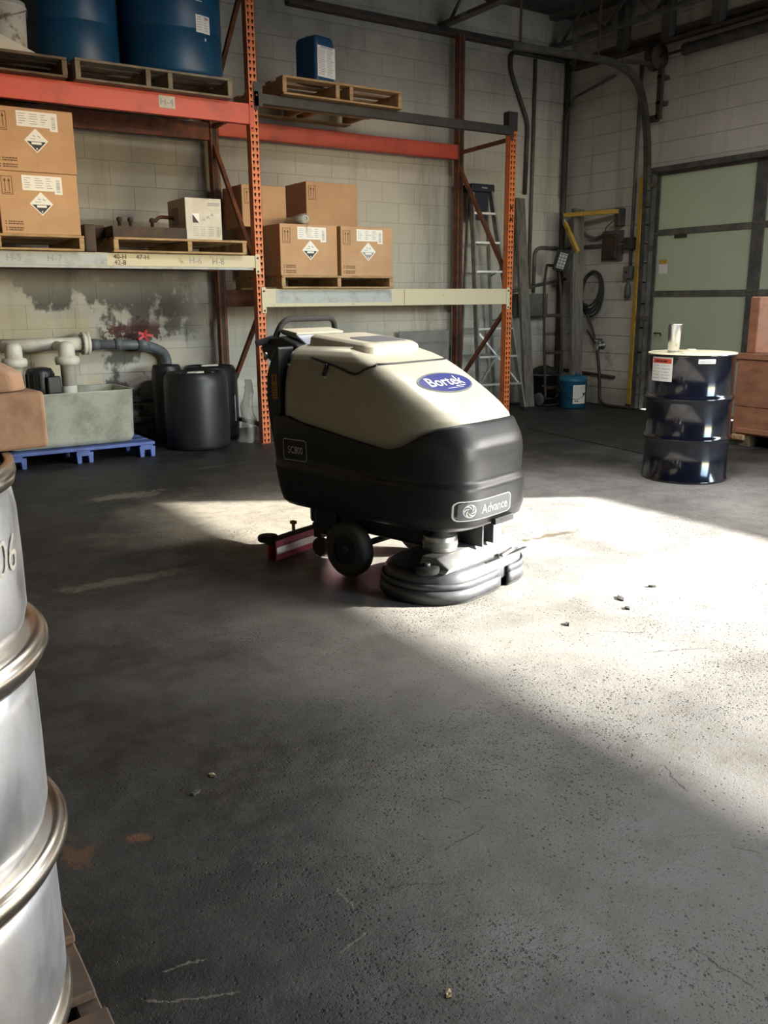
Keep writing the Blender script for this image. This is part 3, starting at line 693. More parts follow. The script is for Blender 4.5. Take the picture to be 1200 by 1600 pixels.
def carton(label, loc, w, d, h, prints=True, mat='cardboard', dia=0.58, lab=(0.52, 0.82), grp='brown cartons on the rack', half='print_black'):
    # origin: front-left bottom corner; the printed face looks at -Y
    t = thing('carton', label, 'box', loc, 0, grp)
    body = MB().box(0, w, 0, d, 0, h).build('body', mat, t, bevel=0.006)
    MB().box(-0.0005, w + 0.0005, d/2 - 0.03, d/2 + 0.03, h, h + 0.0008).build('tape', 'cardboard_dark', t)
    yf = lambda k: (lambda a, b: (a, -0.0012 - k*0.0008, b))
    def plate(x0, x1, z0, z1, k, name, m, par): return MB().box(x0, x1, -0.0012 - k*0.0008, 0.002, z0, z1).build(name, m, par)
    # handling mark: framed twin arrows
    ax, az = 0.025, h - 0.035
    fr = MB()
    for q in ((0, 0.075, 0, 0.004), (0, 0.075, 0.121, 0.125), (0, 0.004, 0, 0.125), (0.071, 0.075, 0, 0.125), (0.012, 0.063, 0.012, 0.016)):
        fr.box(ax + q[0], ax + q[1], -0.0012, 0.002, az - 0.125 + q[2], az - 0.125 + q[3])
    for x in (0.024, 0.052):
        fr.box(ax + x - 0.0025, ax + x + 0.0025, -0.0012, 0.002, az - 0.10, az - 0.03)
        fr.add([(ax + x - 0.010, -0.0012, az - 0.036), (ax + x + 0.010, -0.0012, az - 0.036), (ax + x, -0.0012, az - 0.012)], [(0, 1, 2)])
    fr.build('this_way_up_mark', 'print_brown', t)
    if prints:
        lx, lw = w*0.30, w*0.50
        lb = plate(lx, lx + lw, h - 0.125, h - 0.022, 0, 'address_label', 'label_white', t)
        plate(lx + lw*0.80, lx + lw, h - 0.145, h - 0.03, 1, 'barcode_label', 'label_white', lb)
        ln = MB()
        for i in range(5):
            for x0, x1 in ((0.05, 0.24), (0.32, 0.55), (0.60, 0.76)):
                zz = h - 0.042 - i*0.016; e = random.uniform(0.4, 1.0)
                ln.box(lx + lw*x0, lx + lw*(x0 + (x1 - x0)*e), -0.0024, 0.001, zz, zz + 0.004)
        for i in range(14):
            zz = h - 0.130 + i*0.0062
            ln.box(lx + lw*0.855, lx + lw*0.945, -0.0030, 0.001, zz, zz + random.choice((0.002, 0.004)))
        ln.build('label_print', 'print_grey', lb)
        cx, cz, s_ = w*0.52, h - 0.215, 0.082
        D4 = lambda s2, y_: [(cx - s2, y_, cz), (cx, y_, cz - s2), (cx + s2, y_, cz), (cx, y_, cz + s2)]
        dm = MB(); dm.add(D4(s_, -0.0012) + D4(s_, 0.002), [(0, 1, 2, 3), (7, 6, 5, 4), (0, 4, 5, 1), (1, 5, 6, 2), (2, 6, 7, 3), (3, 7, 4, 0)])
        dd = dm.build('hazard_diamond', 'label_white', t)
        s2 = 0.070
        MB().add([(cx - s2 + 0.004, -0.0022, cz - 0.006), (cx, -0.0022, cz - s2 - 0.002), (cx + s2 - 0.004, -0.0022, cz - 0.006)], [(0, 1, 2)]).build('hazard_black', half, dd)
        wb = MB(); wb.box(cx - 0.034, cx + 0.034, -0.0032, 0.0, cz - 0.026, cz - 0.010); wb.box(cx - 0.004, cx + 0.004, -0.0032, 0, cz - 0.062, cz - 0.048)
        wb.build('hazard_band', 'label_white', dd)
        hb = MB(); hb.box(cx - 0.042, cx - 0.004, -0.0022, 0, cz + 0.010, cz + 0.014); hb.bar((cx - 0.02, -0.0022, cz + 0.035), (cx - 0.006, -0.0022, cz + 0.026), 0.001, 0.006); hb.bar((cx + 0.01, -0.0022, cz + 0.035), (cx + 0.028, -0.0022, cz + 0.022), 0.001, 0.006)
        hb.build('hazard_marks', 'print_grey', dd)
        tl = MB()
        for i in range(4):
            zz = 0.022 + i*0.0155 + (0.012 if i > 1 else 0)
            tl.box(0.028, 0.036, -0.0012, 0.001, zz, zz + 0.009)
            x = 0.048
            while x < 0.145:
                e = random.uniform(0.006, 0.02); tl.box(x, min(x + e, 0.15), -0.0012, 0.001, zz, zz + 0.009); x += e + 0.003
        tl.build('small_print', 'print_brown', t)
    return t
CH = 0.428
# left bay stack: two columns are in view only by the right one
z0 = ZL + 0.112
carton('printed carton at the bottom of the left stack, rows of small print', (1.300, 6.965, z0), 0.555, 0.60, CH)
carton('printed carton on top of the left stack below the red beam', (1.300, 6.955, z0 + CH + 0.001), 0.560, 0.60, CH)
carton('carton half cut off by the left picture edge, bottom row', (0.730, 6.97, z0), 0.555, 0.60, CH)
carton('carton half cut off by the left picture edge, top row', (0.725, 6.96, z0 + CH + 0.001), 0.560, 0.60, CH)
z0 = ZM + 0.11
carton('printed carton next to the orange upright with film roll on top', (3.528, 6.99, z0), 0.567, 0.44, 0.43)
carton('printed carton at the right front of the pallet, pale hazard diamond', (4.132, 6.99, z0), 0.557, 0.44, 0.43, half='print_grey')
carton('plain lower carton hidden behind the film roll carton', (3.53, 7.44, z0), 0.56, 0.44, 0.43, False)
carton('plain lower carton behind the right printed carton', (4.10, 7.44, z0), 0.56, 0.44, 0.43, False)
carton('unlabelled carton standing behind the orange upright', (3.40, 7.45, z0 + 0.431), 0.435, 0.42, 0.355, False, 'cardboard')
carton('taller unlabelled carton at the back above the front cartons', (4.045, 7.45, z0 + 0.431), 0.55, 0.42, 0.42, False, 'cardboard')

# white carton in the left bay
z0 = ZL + 0.112
t = thing('carton', 'white carton with small hazard marks on the left bay pallet', 'box', (2.705, 7.02, z0), R(0))
MB().box(0, 0.31, 0, 0.40, 0, 0.325).build('body', 'carton_white', t, bevel=0.005)
sd_ = MB().box(-0.0015, 0.003, 0.16, 0.30, 0.12, 0.26).build('side_label', 'print_grey', t)
pl = MB().box(0.055, 0.115, -0.0015, 0.002, 0.13, 0.205).build('hazard_square', 'label_white', t)
MB().add([(0.058, -0.0022, 0.20), (0.058, -0.0022, 0.133), (0.112, -0.0022, 0.133)], [(0, 1, 2)]).build('hazard_black', 'print_black', pl)
mk = MB()
for x, z in ((0.15, 0.15), (0.19, 0.17), (0.225, 0.19)):
    mk.bar((x - 0.012, -0.0012, z), (x + 0.010, -0.0012, z + 0.016), 0.001, 0.006); mk.bar((x + 0.0, -0.0012, z + 0.018), (x + 0.016, -0.0012, z - 0.004), 0.001, 0.004)
for i in range(2):
    mk.box(0.195, 0.295, -0.0012, 0.001, 0.268 + i*0.014, 0.276 + i*0.014)
for i in range(5):
    for xx in (0.06, 0.12, 0.19): mk.box(xx, xx + 0.045, -0.0012, 0.001, 0.035 + i*0.016, 0.039 + i*0.016)
for i in range(8): mk.box(0.262, 0.287, -0.0012, 0.001, 0.03 + i*0.010, 0.035 + i*0.010)
mk.build('print', 'print_grey', t)

# oily valve tray
t = thing('valve_tray', 'oily dark metal tray with valves on the left bay pallet', 'tray', (2.10, 7.0, z0))
b = MB(); b.box(0, 0.60, 0, 0.50, 0, 0.006); b.box(0, 0.60, 0, 0.005, 0, 0.085); b.box(0, 0.60, 0.495, 0.50, 0, 0.085); b.box(0, 0.005, 0, 0.50, 0, 0.085); b.box(0.595, 0.60, 0, 0.50, 0, 0.085)
b.build('pan', 'rust_iron', t)
MB().box(-0.12, 0.0, 0.2, 0.52, 0.0, 0.10).build('side_block', 'rust_iron', t, bevel=0.01)
MB().tube([(0.1, 0.32, 0.075), (0.56, 0.32, 0.075)], 0.028, 12).build('manifold', 'rust_iron', t)
for x in (0.16, 0.25, 0.43):
    v = MB().lathe([(0.014, 0), (0.014, 0.05), (0.024, 0.055), (0.024, 0.075), (0.012, 0.085)], 12, (x, 0.32, 0.095)).build('valve', 'rust_iron', t)
MB().tube(bez([(0.45, 0.32, 0.155), (0.50, 0.31, 0.19), (0.58, 0.29, 0.185), (0.66, 0.28, 0.175)]), 0.014, 8).build('lever', 'rack_rust', t)
MB().bar((0.15, 0.05, 0.02), (0.33, 0.06, 0.035), 0.04, 0.012).build('strip', 'wood_light', t)
single('board_scrap', MB().box(1.885, 1.970, 6.99, 7.5, ZL + 0.0, ZL + 0.20), 'rust_iron', 'dark greasy case between the carton stack and the valve tray', 'case', bevel=0.01)

# film roll on the carton
t = thing('film_roll', 'roll of clear stretch film lying on the front carton', 'film roll', (3.80, 7.05, ZM + 0.11 + 0.43 + 0.002), R(-8))
MB().lathe([(0.030, -0.02), (0.046, -0.02), (0.046, 0.40), (0.030, 0.40)], 24, (0, 0, 0.046), 'y').build('film', 'clear_film', t)
MB().lathe([(0.024, -0.03), (0.030, -0.03), (0.030, 0.42), (0.024, 0.42), (0.024, -0.03)], 24, (0, 0, 0.046), 'y', False, False).build('core', 'carton_white', t)
MB().add([(-0.02, -0.02, 0.012), (0.02, -0.022, 0.012), (0.03, -0.085, -0.012), (0.0, -0.09, -0.02), (0.02, -0.090, -0.07), (-0.01, -0.090, -0.09)], [(0, 1, 2, 3), (3, 2, 4, 5)]).build('loose_end', 'clear_film', t)

# blue poly drums on the upper level
def poly_drum(name, label, loc, r, h, mat, group=None, ribs=(0.33, 0.66), bung=True):
    t = thing(name, label, 'drum', loc, 0, group)
    pr = [(r*0.90, 0), (r*0.97, 0.012), (r*0.985, 0.04), (r, 0.10)]
    for q in ribs: pr += [(r, q*h - 0.018), (r*0.985, q*h - 0.006), (r*0.985, q*h + 0.006), (r, q*h + 0.018)]
    pr += [(r, h - 0.12), (r*0.97, h - 0.05), (r*0.90, h - 0.012), (r*0.86, h), (r*0.82, h), (r*0.81, h - 0.025)]
    MB().lathe(pr, 48).build('shell', mat, t)
    for s in (-1, 1):
        MB().lathe([(0.035, 0), (0.035, 0.02), (0.028, 0.024)], 16, (s*r*0.55, 0, h - 0.026)).build('bung', mat, t)
    return t
zt = ZU + 0.1455
d1 = poly_drum('blue_drum', 'dark shaded blue plastic drum between the white pail and labelled drum', (2.045, 7.42, zt), 0.33, 0.93, 'poly_blue', 'blue plastic drums on the rack')
d2 = poly_drum('blue_drum', 'blue plastic drum with white label beside the orange upright', (2.80, 7.36, zt), 0.40, 0.98, 'poly_blue', 'blue plastic drums on the rack', ribs=(0.34, 0.72))
def cyl_map(cx, cy, r, az, z):                           # paper on a cylinder; a is metres around
    return lambda a, b: (cx + (r)*math.sin(az + a/r), cy - r*math.cos(az + a/r), z + b)
def cyl_sheet(mf, w, h, n=8):
    vs_ = []; fs = []
    for i in range(n + 1):
        a = -w/2 + w*i/n; vs_ += [mf(a, -h/2), mf(a, h/2)]
    for i in range(n): fs.append((2*i, 2*i + 2, 2*i + 3, 2*i + 1))
    return MB().add(vs_, fs, True)
az2 = R(18)
lb = cyl_sheet(cyl_map(0, 0, 0.4015, az2, 0.37), 0.135, 0.125).build('label', 'label_white', d2)
pr = MB()
mf = cyl_map(0, 0, 0.4022, az2, 0.37)
for i in range(6):
    for a0, a1 in ((-0.055, -0.01), (0.008, 0.05)):
        zz = 0.05 - i*0.018
        if i == 0 and a0 > 0: continue
        pr.add([mf(a0, zz), mf(a1 - random.random()*0.015, zz), mf(a1 - 0.01, zz - 0.004), mf(a0, zz - 0.004)], [(0, 1, 2, 3)])
pr.add([mf(0.012, 0.055), mf(0.052, 0.052), mf(0.052, 0.036), mf(0.012, 0.036)], [(0, 1, 2, 3)])
pr.build('label_print', 'print_grey', lb)
cyl_sheet(cyl_map(0, 0, 0.4016, az2 + 0.04, 0.265), 0.012, 0.02, 2).build('sticker', 'label_white', d2)
cyl_sheet(cyl_map(0, 0, 0.4016, az2 - 0.08, 0.53), 0.06, 0.006, 4).build('scuff', 'label_white', d2)

t = thing('white_pail', 'grimy white plastic pail at the upper left corner', 'pail', (1.49, 7.12, ZU + 0.136))
MB().lathe([(0.128, 0), (0.134, 0.004), (0.148, 0.30), (0.155, 0.30), (0.155, 0.315), (0.148, 0.315), (0.148, 0.34), (0.13, 0.345)], 40).build('shell', 'pail_white', t)
MB().tube([(0.155*math.cos(a), 0.155*math.sin(a), 0.30 - 0.14*abs(math.sin(a/2 + 0.2))) for a in [PI + PI*k/16 for k in range(17)]], 0.003, 6).build('bail', 'galvanised', t)
single('film_scrap', MB().add([(1.30, 6.935, ZU + 0.137), (1.64, 6.935, ZU + 0.137), (1.42, 6.958, ZU + 0.235), (1.30, 6.958, ZU + 0.225), (1.36, 6.955, ZU + 0.137), (1.60, 6.955, ZU + 0.137)], [(0, 1, 2, 3), (4, 5, 2, 3), (0, 1, 5, 4), (1, 5, 2), (0, 4, 3)]), 'carton_white', 'folded white sheet leaning on the pail at upper left', 'paper')

# blue jug with a data sheet
t = thing('blue_jug', 'square dark blue jug with white data sheet on the high pallet', 'jug', (3.99, 7.13, 2.904 + 0.146), R(14))
o_ = rrect(0.225, 0.27, 0.035); o2 = rrect(0.20, 0.245, 0.05)
mb = MB(); ring = [(0.97, 0.0), (1.0, 0.015), (1.0, 0.30), (0.96, 0.335), (0.86, 0.355)]
n_ = len(o_); vs_ = [(x*s, y*s, z) for s, z in ring for x, y in o_]
fs = [(i*n_ + k, i*n_ + (k + 1) % n_, (i + 1)*n_ + (k + 1) % n_, (i + 1)*n_ + k) for i in range(len(ring) - 1) for k in range(n_)] + [tuple(range(n_))[::-1], tuple(range((len(ring) - 1)*n_, len(ring)*n_))]
mb.add(vs_, fs, False).build('body', 'jug_blue', t)
MB().lathe([(0.03, 0), (0.03, 0.03), (0.024, 0.034)], 16, (0, 0.07, 0.354)).build('cap', 'jug_blue', t)
sh = MB().box(-0.095, 0.108, -0.1375, -0.134, 0.035, 0.275).build('data_sheet', 'label_white', t)
pr = MB()
for i in range(17):
    zz = 0.252 - i*0.0125
    pr.box(-0.085, -0.085 + random.uniform(0.06, 0.085), -0.1385, -0.137, zz, zz + 0.004); pr.box(0.012, 0.012 + random.uniform(0.05, 0.085), -0.1385, -0.137, zz, zz + 0.004)
pr.box(-0.06, 0.08, -0.1385, -0.137, 0.262, 0.270)
pr.build('sheet_print', 'print_grey', sh)

# ------------------------------------------------------------------ walk-behind floor scrubber
scr = thing('floor_scrubber', 'cream and black walk-behind floor scrubber standing in the sun patch', 'floor scrubber', (2.245, 3.355, 0), R(-74))
scr.scale = (1.02, 1.02, 1.01)
def interp(tab, z):
    if z <= tab[0][0]: return tab[0][1:]
    for a, b in zip(tab[:-1], tab[1:]):
        if z <= b[0]:
            t = (z - a[0])/(b[0] - a[0]); return tuple(p + (q - p)*t for p, q in zip(a[1:], b[1:]))
    return tab[-1][1:]
CX = -0.05
#        z      front   half-width  rear
BLK = [(0.275, 0.48, 0.235, -0.40), (0.29, 0.545, 0.285, -0.43), (0.315, 0.585, 0.308, -0.45), (0.36, 0.600, 0.315, -0.465), (0.475, 0.603, 0.318, -0.49), (0.490, 0.597, 0.314, -0.492), (0.500, 0.588, 0.307, -0.495),
       (0.60, 0.592, 0.309, -0.505), (0.645, 0.588, 0.308, -0.51), (0.675, 0.576, 0.306, -0.515), (0.72, 0.550, 0.302, -0.515), (0.78, 0.51, 0.299, -0.515), (1.0, 0.3, 0.28, -0.51)]
CRM = [(0.58, 0.545, 0.294, -0.430), (0.70, 0.542, 0.294, -0.435), (0.75, 0.520, 0.292, -0.437), (0.79, 0.474, 0.290, -0.437), (0.83, 0.415, 0.287, -0.437), (0.87, 0.348, 0.283, -0.435), (0.91, 0.278, 0.277, -0.433),
       (0.94, 0.221, 0.269, -0.430), (0.97, 0.152, 0.264, -0.425), (0.995, 0.07, 0.251, -0.420), (1.015, -0.02, 0.231, -0.415), (1.030, -0.11, 0.200, -0.405), (1.037, -0.17, 0.17, -0.395)]
def plan(tab, th, z, nf=4.6, nr=7.0, grow=0.0):
    xf, b, xr = interp(tab, z); c, s = math.cos(th), math.sin(th)
    nr = 14.0 if tab is BLK else 13.0
    n = nf if c >= 0 else nr; a = (xf - CX) if c >= 0 else (CX - xr)
    x = CX + math.copysign(abs(c)**(2/n), c)*(a + grow); y = math.copysign(abs(s)**(2/n), s)*(b + grow)
    return (x, y, z)
def plan_x(tab, y, z, nf=4.6):                            # nose surface at a given height and sideways offset
    xf, b, xr = interp(tab, z); return CX + (xf - CX)*max(0.0, 1 - abs(y/b)**nf)**(1/nf)
def plan_y(tab, x, z, nf=4.6, nr=7.0):                    # side surface (towards the camera) at given station and height
    xf, b, xr = interp(tab, z)
    nr = 14.0 if tab is BLK else 13.0
    n, a = (nf, xf - CX) if x >= CX else (nr, CX - xr)
    return -b*max(0.0, 1 - abs((x - CX)/a)**n)**(1/n)
SEAM = [(-0.60, 0.712), (-0.37, 0.712), (-0.262, 0.682), (-0.245, 0.700), (-0.165, 0.698), (-0.13, 0.662), (0.23, 0.618), (0.30, 0.636), (0.40, 0.692), (0.47, 0.722), (0.53, 0.737), (0.7, 0.740)]
def seam_z(x): return interp(SEAM, x)[0]
NT = 220
ths = [2*PI*(k + 0.5)/NT for k in range(NT)]
def seam_for(tab, th):
    z = 0.70
    for _ in range(8): z = seam_z(plan(tab, th, z)[0])
    return z
def loft(tab, zf0, zf1, rows, grow=0.0, close_top=False, close_bot=False, ease=1.0):
    mb = MB(); vs_ = []
    for i in range(rows + 1):
        t = (i/rows)**ease
        for th in ths: vs_.append(plan(tab, th, zf0(th) + (zf1(th) - zf0(th))*t, grow=grow))
    fs = [(i*NT + k, i*NT + (k + 1) % NT, (i + 1)*NT + (k + 1) % NT, (i + 1)*NT + k) for i in range(rows) for k in range(NT)]
    if close_top:
        c = len(vs_); top = vs_[rows*NT:]
        cx = sum(p[0] for p in top)/NT; zc = top[0][2]
        for s_, dz in ((0.6, 0.005), (0.2, 0.008)):
            vs_ += [(cx + (p[0] - cx)*s_, p[1]*s_, zc + dz) for p in top]
        for j in range(2):
            b0 = (rows + j)*NT; fs += [(b0 + k, b0 + (k + 1) % NT, b0 + NT + (k + 1) % NT, b0 + NT + k) for k in range(NT)]
        fs.append(tuple((rows + 2)*NT + k for k in range(NT)))
    if close_bot: fs.append(tuple(range(NT))[::-1])
    return mb.add(vs_, fs, True)
bs = {th: seam_for(BLK, th) for th in ths}; cs = {th: seam_for(CRM, th) for th in ths}
body = loft(BLK, lambda th: 0.275, lambda th: bs[th], 44, close_bot=True)
# shelf turning inwards under the cream tank
k0 = len(body.v); lip = [plan(BLK, th, bs[th] + 0.003, grow=-0.006) for th in ths] + [plan(BLK, th, bs[th] - 0.004, grow=-0.030) for th in ths]
last = k0 - NT
body.add(lip, [], True)
for k in range(NT):
    k1 = (k + 1) % NT
    body.f += [(last + k, last + k1, k0 + k1, k0 + k), (k0 + k, k0 + k1, k0 + NT + k1, k0 + NT + k)]; body.sm += [True, True]
lower = body.build('lower_tank', 'black_plastic', scr)
upper = loft(CRM, lambda th: cs[th] - 0.006, lambda th: 1.037, 60, close_top=True).build('upper_tank', 'cream_plastic', scr)

# rear housing
hs = MB(); outline = [(-0.535, 0.30), (-0.40, 0.28), (-0.36, 0.60), (-0.355, 0.98), (-0.37, 1.035), (-0.43, 1.03), (-0.50, 0.955), (-0.545, 0.86), (-0.55, 0.62)]
outline = [(-0.44, 0.55), (-0.425, 0.96), (-0.425, 1.025), (-0.445, 1.03), (-0.475, 0.985), (-0.512, 0.90), (-0.518, 0.80), (-0.508, 0.70), (-0.492, 0.62), (-0.475, 0.55)]
hs.prism(outline, -0.299, 0.299, lambda a, b, c: (a, c, b))
hs.build('rear_housing', 'black_plastic', scr, bevel=0.032, seg=5, angle=20)
# tank cover: groove, raised hatch, window
gv = []
for k in range(41):
    th = R(-58 + 116*k/40); gv.append(plan(CRM, th, 0.968, grow=0.001))
side_pts = [(0.115, 0.962), (0.07, 0.945), (0.02, 0.925), (-0.10, 0.955), (-0.20, 0.975), (-0.408, 1.005)]
def sp3(x, z, s, off=0.001): y = plan_y(CRM, x, z) - off; return (x, y if s < 0 else -y, z)
path = [sp3(x, z, -1) for x, z in side_pts[::-1]] + [p for p in gv if abs(p[1]) < 0.2535 and p[0] > 0.10] + [sp3(x, z, 1) for x, z in side_pts]
# keep the order from camera side to far side
front_part = sorted([p for p in gv if p[0] > 0.115], key=lambda p: p[1])
path = [sp3(x, z, -1) for x, z in side_pts[::-1]] + front_part + [sp3(x, z, 1) for x, z in side_pts]
MB().tube(bez(path, 3), 0.0055, 6).build('cover_groove', 'black_plastic', upper)
def crown(x, y):                                          # height of the cream dome above a point
    lo, hi = 0.75, 1.036
    for _ in range(20):
        m = (lo + hi)/2; xf, b, xr = interp(CRM, m)
        inside = abs(y) < b and ((x <= CX and x > xr) or (x > CX and ((x - CX)/(xf - CX))**4.6 + abs(y/b)**4.6 < 1))
        lo, hi = (m, hi) if inside else (lo, m)
    return lo
hat = MB(); o_ = rrect(0.40, 0.37, 0.05, 6, -0.165, 0); o_in = rrect(0.355, 0.325, 0.04, 6, -0.170, 0)
ztop = lambda x: 1.082 - 0.11*max(0, x + 0.30) if x > -0.30 else 1.082
n_ = len(o_)
vs_ = [(x, y, crown(x, y*0.98) - 0.006) for x, y in o_] + [(x*0.985 - 0.003, y*0.97, ztop(x) - 0.012) for x, y in o_] + [(x, y, ztop(x)) for x, y in o_in]
fs = [(i*n_ + k, i*n_ + (k + 1) % n_, (i + 1)*n_ + (k + 1) % n_, (i + 1)*n_ + k) for i in range(2) for k in range(n_)] + [tuple(range(2*n_, 3*n_))]
hatch = hat.add(vs_, fs).build('hatch', 'cream_plastic', scr, bevel=0.006, seg=3, angle=25)
wn = MB(); ow = rrect(0.16, 0.24, 0.03, 5, -0.10, 0.02); wn.add([(x, y, ztop(x) + 0.0015) for x, y in ow] + [(x, y, ztop(x) - 0.004) for x, y in ow], [tuple(range(len(ow)))] + [(k, (k + 1) % len(ow), len(ow) + (k + 1) % len(ow), len(ow) + k) for k in range(len(ow))])
wn.build('window', 'plate_grey', hatch)
for x in (-0.388, -0.145):                               # strap latches
    z_ = 1.002 if x < -0.2 else 0.958
    st = [sp3(x, z_ + 0.004, -1, 0.004), sp3(x - 0.005, z_ - 0.02, -1, 0.006), sp3(x - 0.012, z_ - 0.048, -1, 0.004)]
    lt = MB(); lt.tube(st, 0.0085, 8); lo_ = lt.build('latch_strap', 'black_plastic', scr)
    MB().tube([sp3(x - 0.020, z_ - 0.052, -1, 0.003), sp3(x + 0.002, z_ - 0.056, -1, 0.003)], 0.006, 8).build('latch_tip', 'label_white', lo_)
# control panel and push handle
MB().prism([(-0.40, 1.03), (-0.52, 1.07), (-0.66, 1.05), (-0.655, 0.99), (-0.53, 0.90), (-0.42, 0.98)], -0.20, 0.20, lambda a, b, c: (a, c, b)).build('control_console', 'black_plastic', scr, bevel=0.015, seg=3)
pnl = MB().prism([(-0.38, 1.025), (-0.46, 1.075), (-0.56, 1.090), (-0.57, 1.078), (-0.46, 1.055), (-0.39, 1.015)], -0.145, 0.165, lambda a, b, c: (a, c, b)).build('control_panel', 'panel_grey', scr, bevel=0.006)
MB().prism([(-0.46, 1.076), (-0.56, 1.091), (-0.60, 1.082), (-0.60, 1.088), (-0.555, 1.103), (-0.455, 1.086)], -0.15, 0.17, lambda a, b, c: (a, c, b)).build('panel_visor', 'cream_plastic', scr, bevel=0.003)
for y in (-0.05, -0.01, 0.06):
    MB().lathe([(0.013, 0), (0.013, 0.018), (0.010, 0.022)], 12, (-0.425, y, 1.050)).build('knob', 'rubber', pnl)
hp = fillet([(-0.46, -0.22, 0.93), (-0.60, -0.17, 1.04), (-0.58, -0.115, 1.147), (-0.58, 0.235, 1.147), (-0.60, 0.255, 1.05), (-0.46, 0.26, 0.95)], 0.05, 8)
hd = MB().tube(hp, 0.0145, 12).build('push_handle', 'rubber', scr)
MB().bar((-0.59, -0.17, 1.06), (-0.63, -0.255, 1.035), 0.012, 0.03).build('hand_lever', 'rubber', hd, bevel=0.006)
MB().lathe([(0.010, 0), (0.010, 0.03), (0.006, 0.034)], 10, (-0.545, -0.27, 0.965)).build('bolt', 'steel_bright', hd)
# badges
so = lambda a, b: (a, plan_y(BLK, a, b) - 0.0022, b)
def frame_on(mapf, w, h, r, t, cx, cy, name, mat, par):
    a = rrect(w, h, r, 6, cx, cy); b = rrect(w - 2*t, h - 2*t, max(r - t, 0.002), 6, cx, cy); n = len(a)
    return MB().add([mapf(*p) for p in a] + [mapf(*p) for p in b], [(k, (k + 1) % n, n + (k + 1) % n, n + k) for k in range(n)]).build(name, mat, par)
bd = frame_on(so, 0.155, 0.10, 0.014, 0.0035, -0.325, 0.562, 'model_badge', 'label_white', scr)
bd['label'] = 'rounded white outline badge reading SC800'
text('SC800', 'badge_text', 'label_white', bd, so, 0.034, -0.322, 0.562, width=0.098, bold=0.004)
sq = lambda a, b: (-0.43 + a, -0.3135, 0.86 + b)
stk = MB().prism(rrect(0.036, 0.115, 0.006, 3), -0.0012, 0.0, lambda a, b, c: (-0.458 + a, -0.2990 + c, 0.845 + b)).build('warning_sticker', 'sticker_orange', scr)
wl = MB()
for i in range(5): wl.box(-0.472, -0.444, -0.3014, -0.2995, 0.80 + i*0.012, 0.803 + i*0.012)
wl.box(-0.463, -0.453, -0.3014, -0.2995, 0.868, 0.892)
wl.build('sticker_print', 'print_brown', stk)
no = lambda off: (lambda a, b: (plan_x(BLK, a, b) + off, a, b))
PW, PH, PCY, PCZ = 0.325, 0.086, -0.098, 0.390
plo = rrect(PW, PH, 0.022, 6, PCY, PCZ)
pm = MB(); n_ = 14
rowsv = []
for j in range(7):
    for i in range(n_ + 1):
        a = -PW/2 + PW*i/n_; b = -PH/2 + PH*j/6
        lim = PW/2 - (0.022*(1 - math.sqrt(max(0, 1 - max(0, (abs(b) - (PH/2 - 0.022))/0.022)**2))))
        a = a*lim/(PW/2); rowsv.append(no(0.0015)(PCY + a, PCZ + b))
pm.add(rowsv, [(j*(n_ + 1) + i, j*(n_ + 1) + i + 1, (j + 1)*(n_ + 1) + i + 1, (j + 1)*(n_ + 1) + i) for j in range(6) for i in range(n_)], True)
plate = pm.build('name_plate', 'plate_grey', scr); plate['label'] = 'grey rounded nose plate reading Advance'
def frame_fine(mapf, w, h, r, t, cx, cy, name, mat, par):
    def dense(ol):
        out = []
        for k in range(len(ol)):
            a, b = ol[k], ol[(k + 1) % len(ol)]; L = math.hypot(b[0] - a[0], b[1] - a[1]); m = max(1, int(L/0.02))
            out += [(a[0] + (b[0] - a[0])*i/m, a[1] + (b[1] - a[1])*i/m) for i in range(m)]
        return out
    a = dense(rrect(w, h, r, 6, cx, cy)); b = [((x - cx)*(w - 2*t)/w + cx, (y - cy)*(h - 2*t)/h + cy) for x, y in a]; n = len(a)
    return MB().add([mapf(*p) for p in a] + [mapf(*p) for p in b], [(k, (k + 1) % n, n + (k + 1) % n, n + k) for k in range(n)]).build(name, mat, par)
frame_fine(no(0.0025), PW, PH, 0.022, 0.0042, PCY, PCZ, 'plate_border', 'label_white', plate)
text('Advance', 'plate_text', 'label_white', plate, no(0.003), 0.040, PCY + 0.045, PCZ, width=0.182, bold=0.006)
sw = MB(); cx_, cz_ = PCY - 0.105, PCZ
for rr0, rr1 in ((0.0255, 0.0285), (0.010, 0.0115)):
    vs_ = []
    for k in range(36):
        a = 2*PI*k/36; vs_ += [no(0.003)(cx_ + rr0*math.cos(a), cz_ + rr0*math.sin(a)), no(0.003)(cx_ + rr1*math.cos(a), cz_ + rr1*math.sin(a))]
    sw.add(vs_, [(2*k, 2*k + 1, (2*k + 3) % 72, (2*k + 2) % 72) for k in range(36)])
for q in range(6):                                       # swirling blades
    vs_ = []
    for k in range(7):
        t_ = k/6; a = 2*PI*q/6 + 1.25*t_; r_ = 0.010 + 0.0155*t_; wd = 0.16 + 0.16*t_
        for a2 in (a - wd, a + wd): vs_.append(no(0.003)(cx_ + r_*math.cos(a2), cz_ + r_*math.sin(a2)))
    sw.add(vs_, [(2*k, 2*k + 1, 2*k + 3, 2*k + 2) for k in range(6)])
sw.build('swirl_emblem', 'label_white', plate)
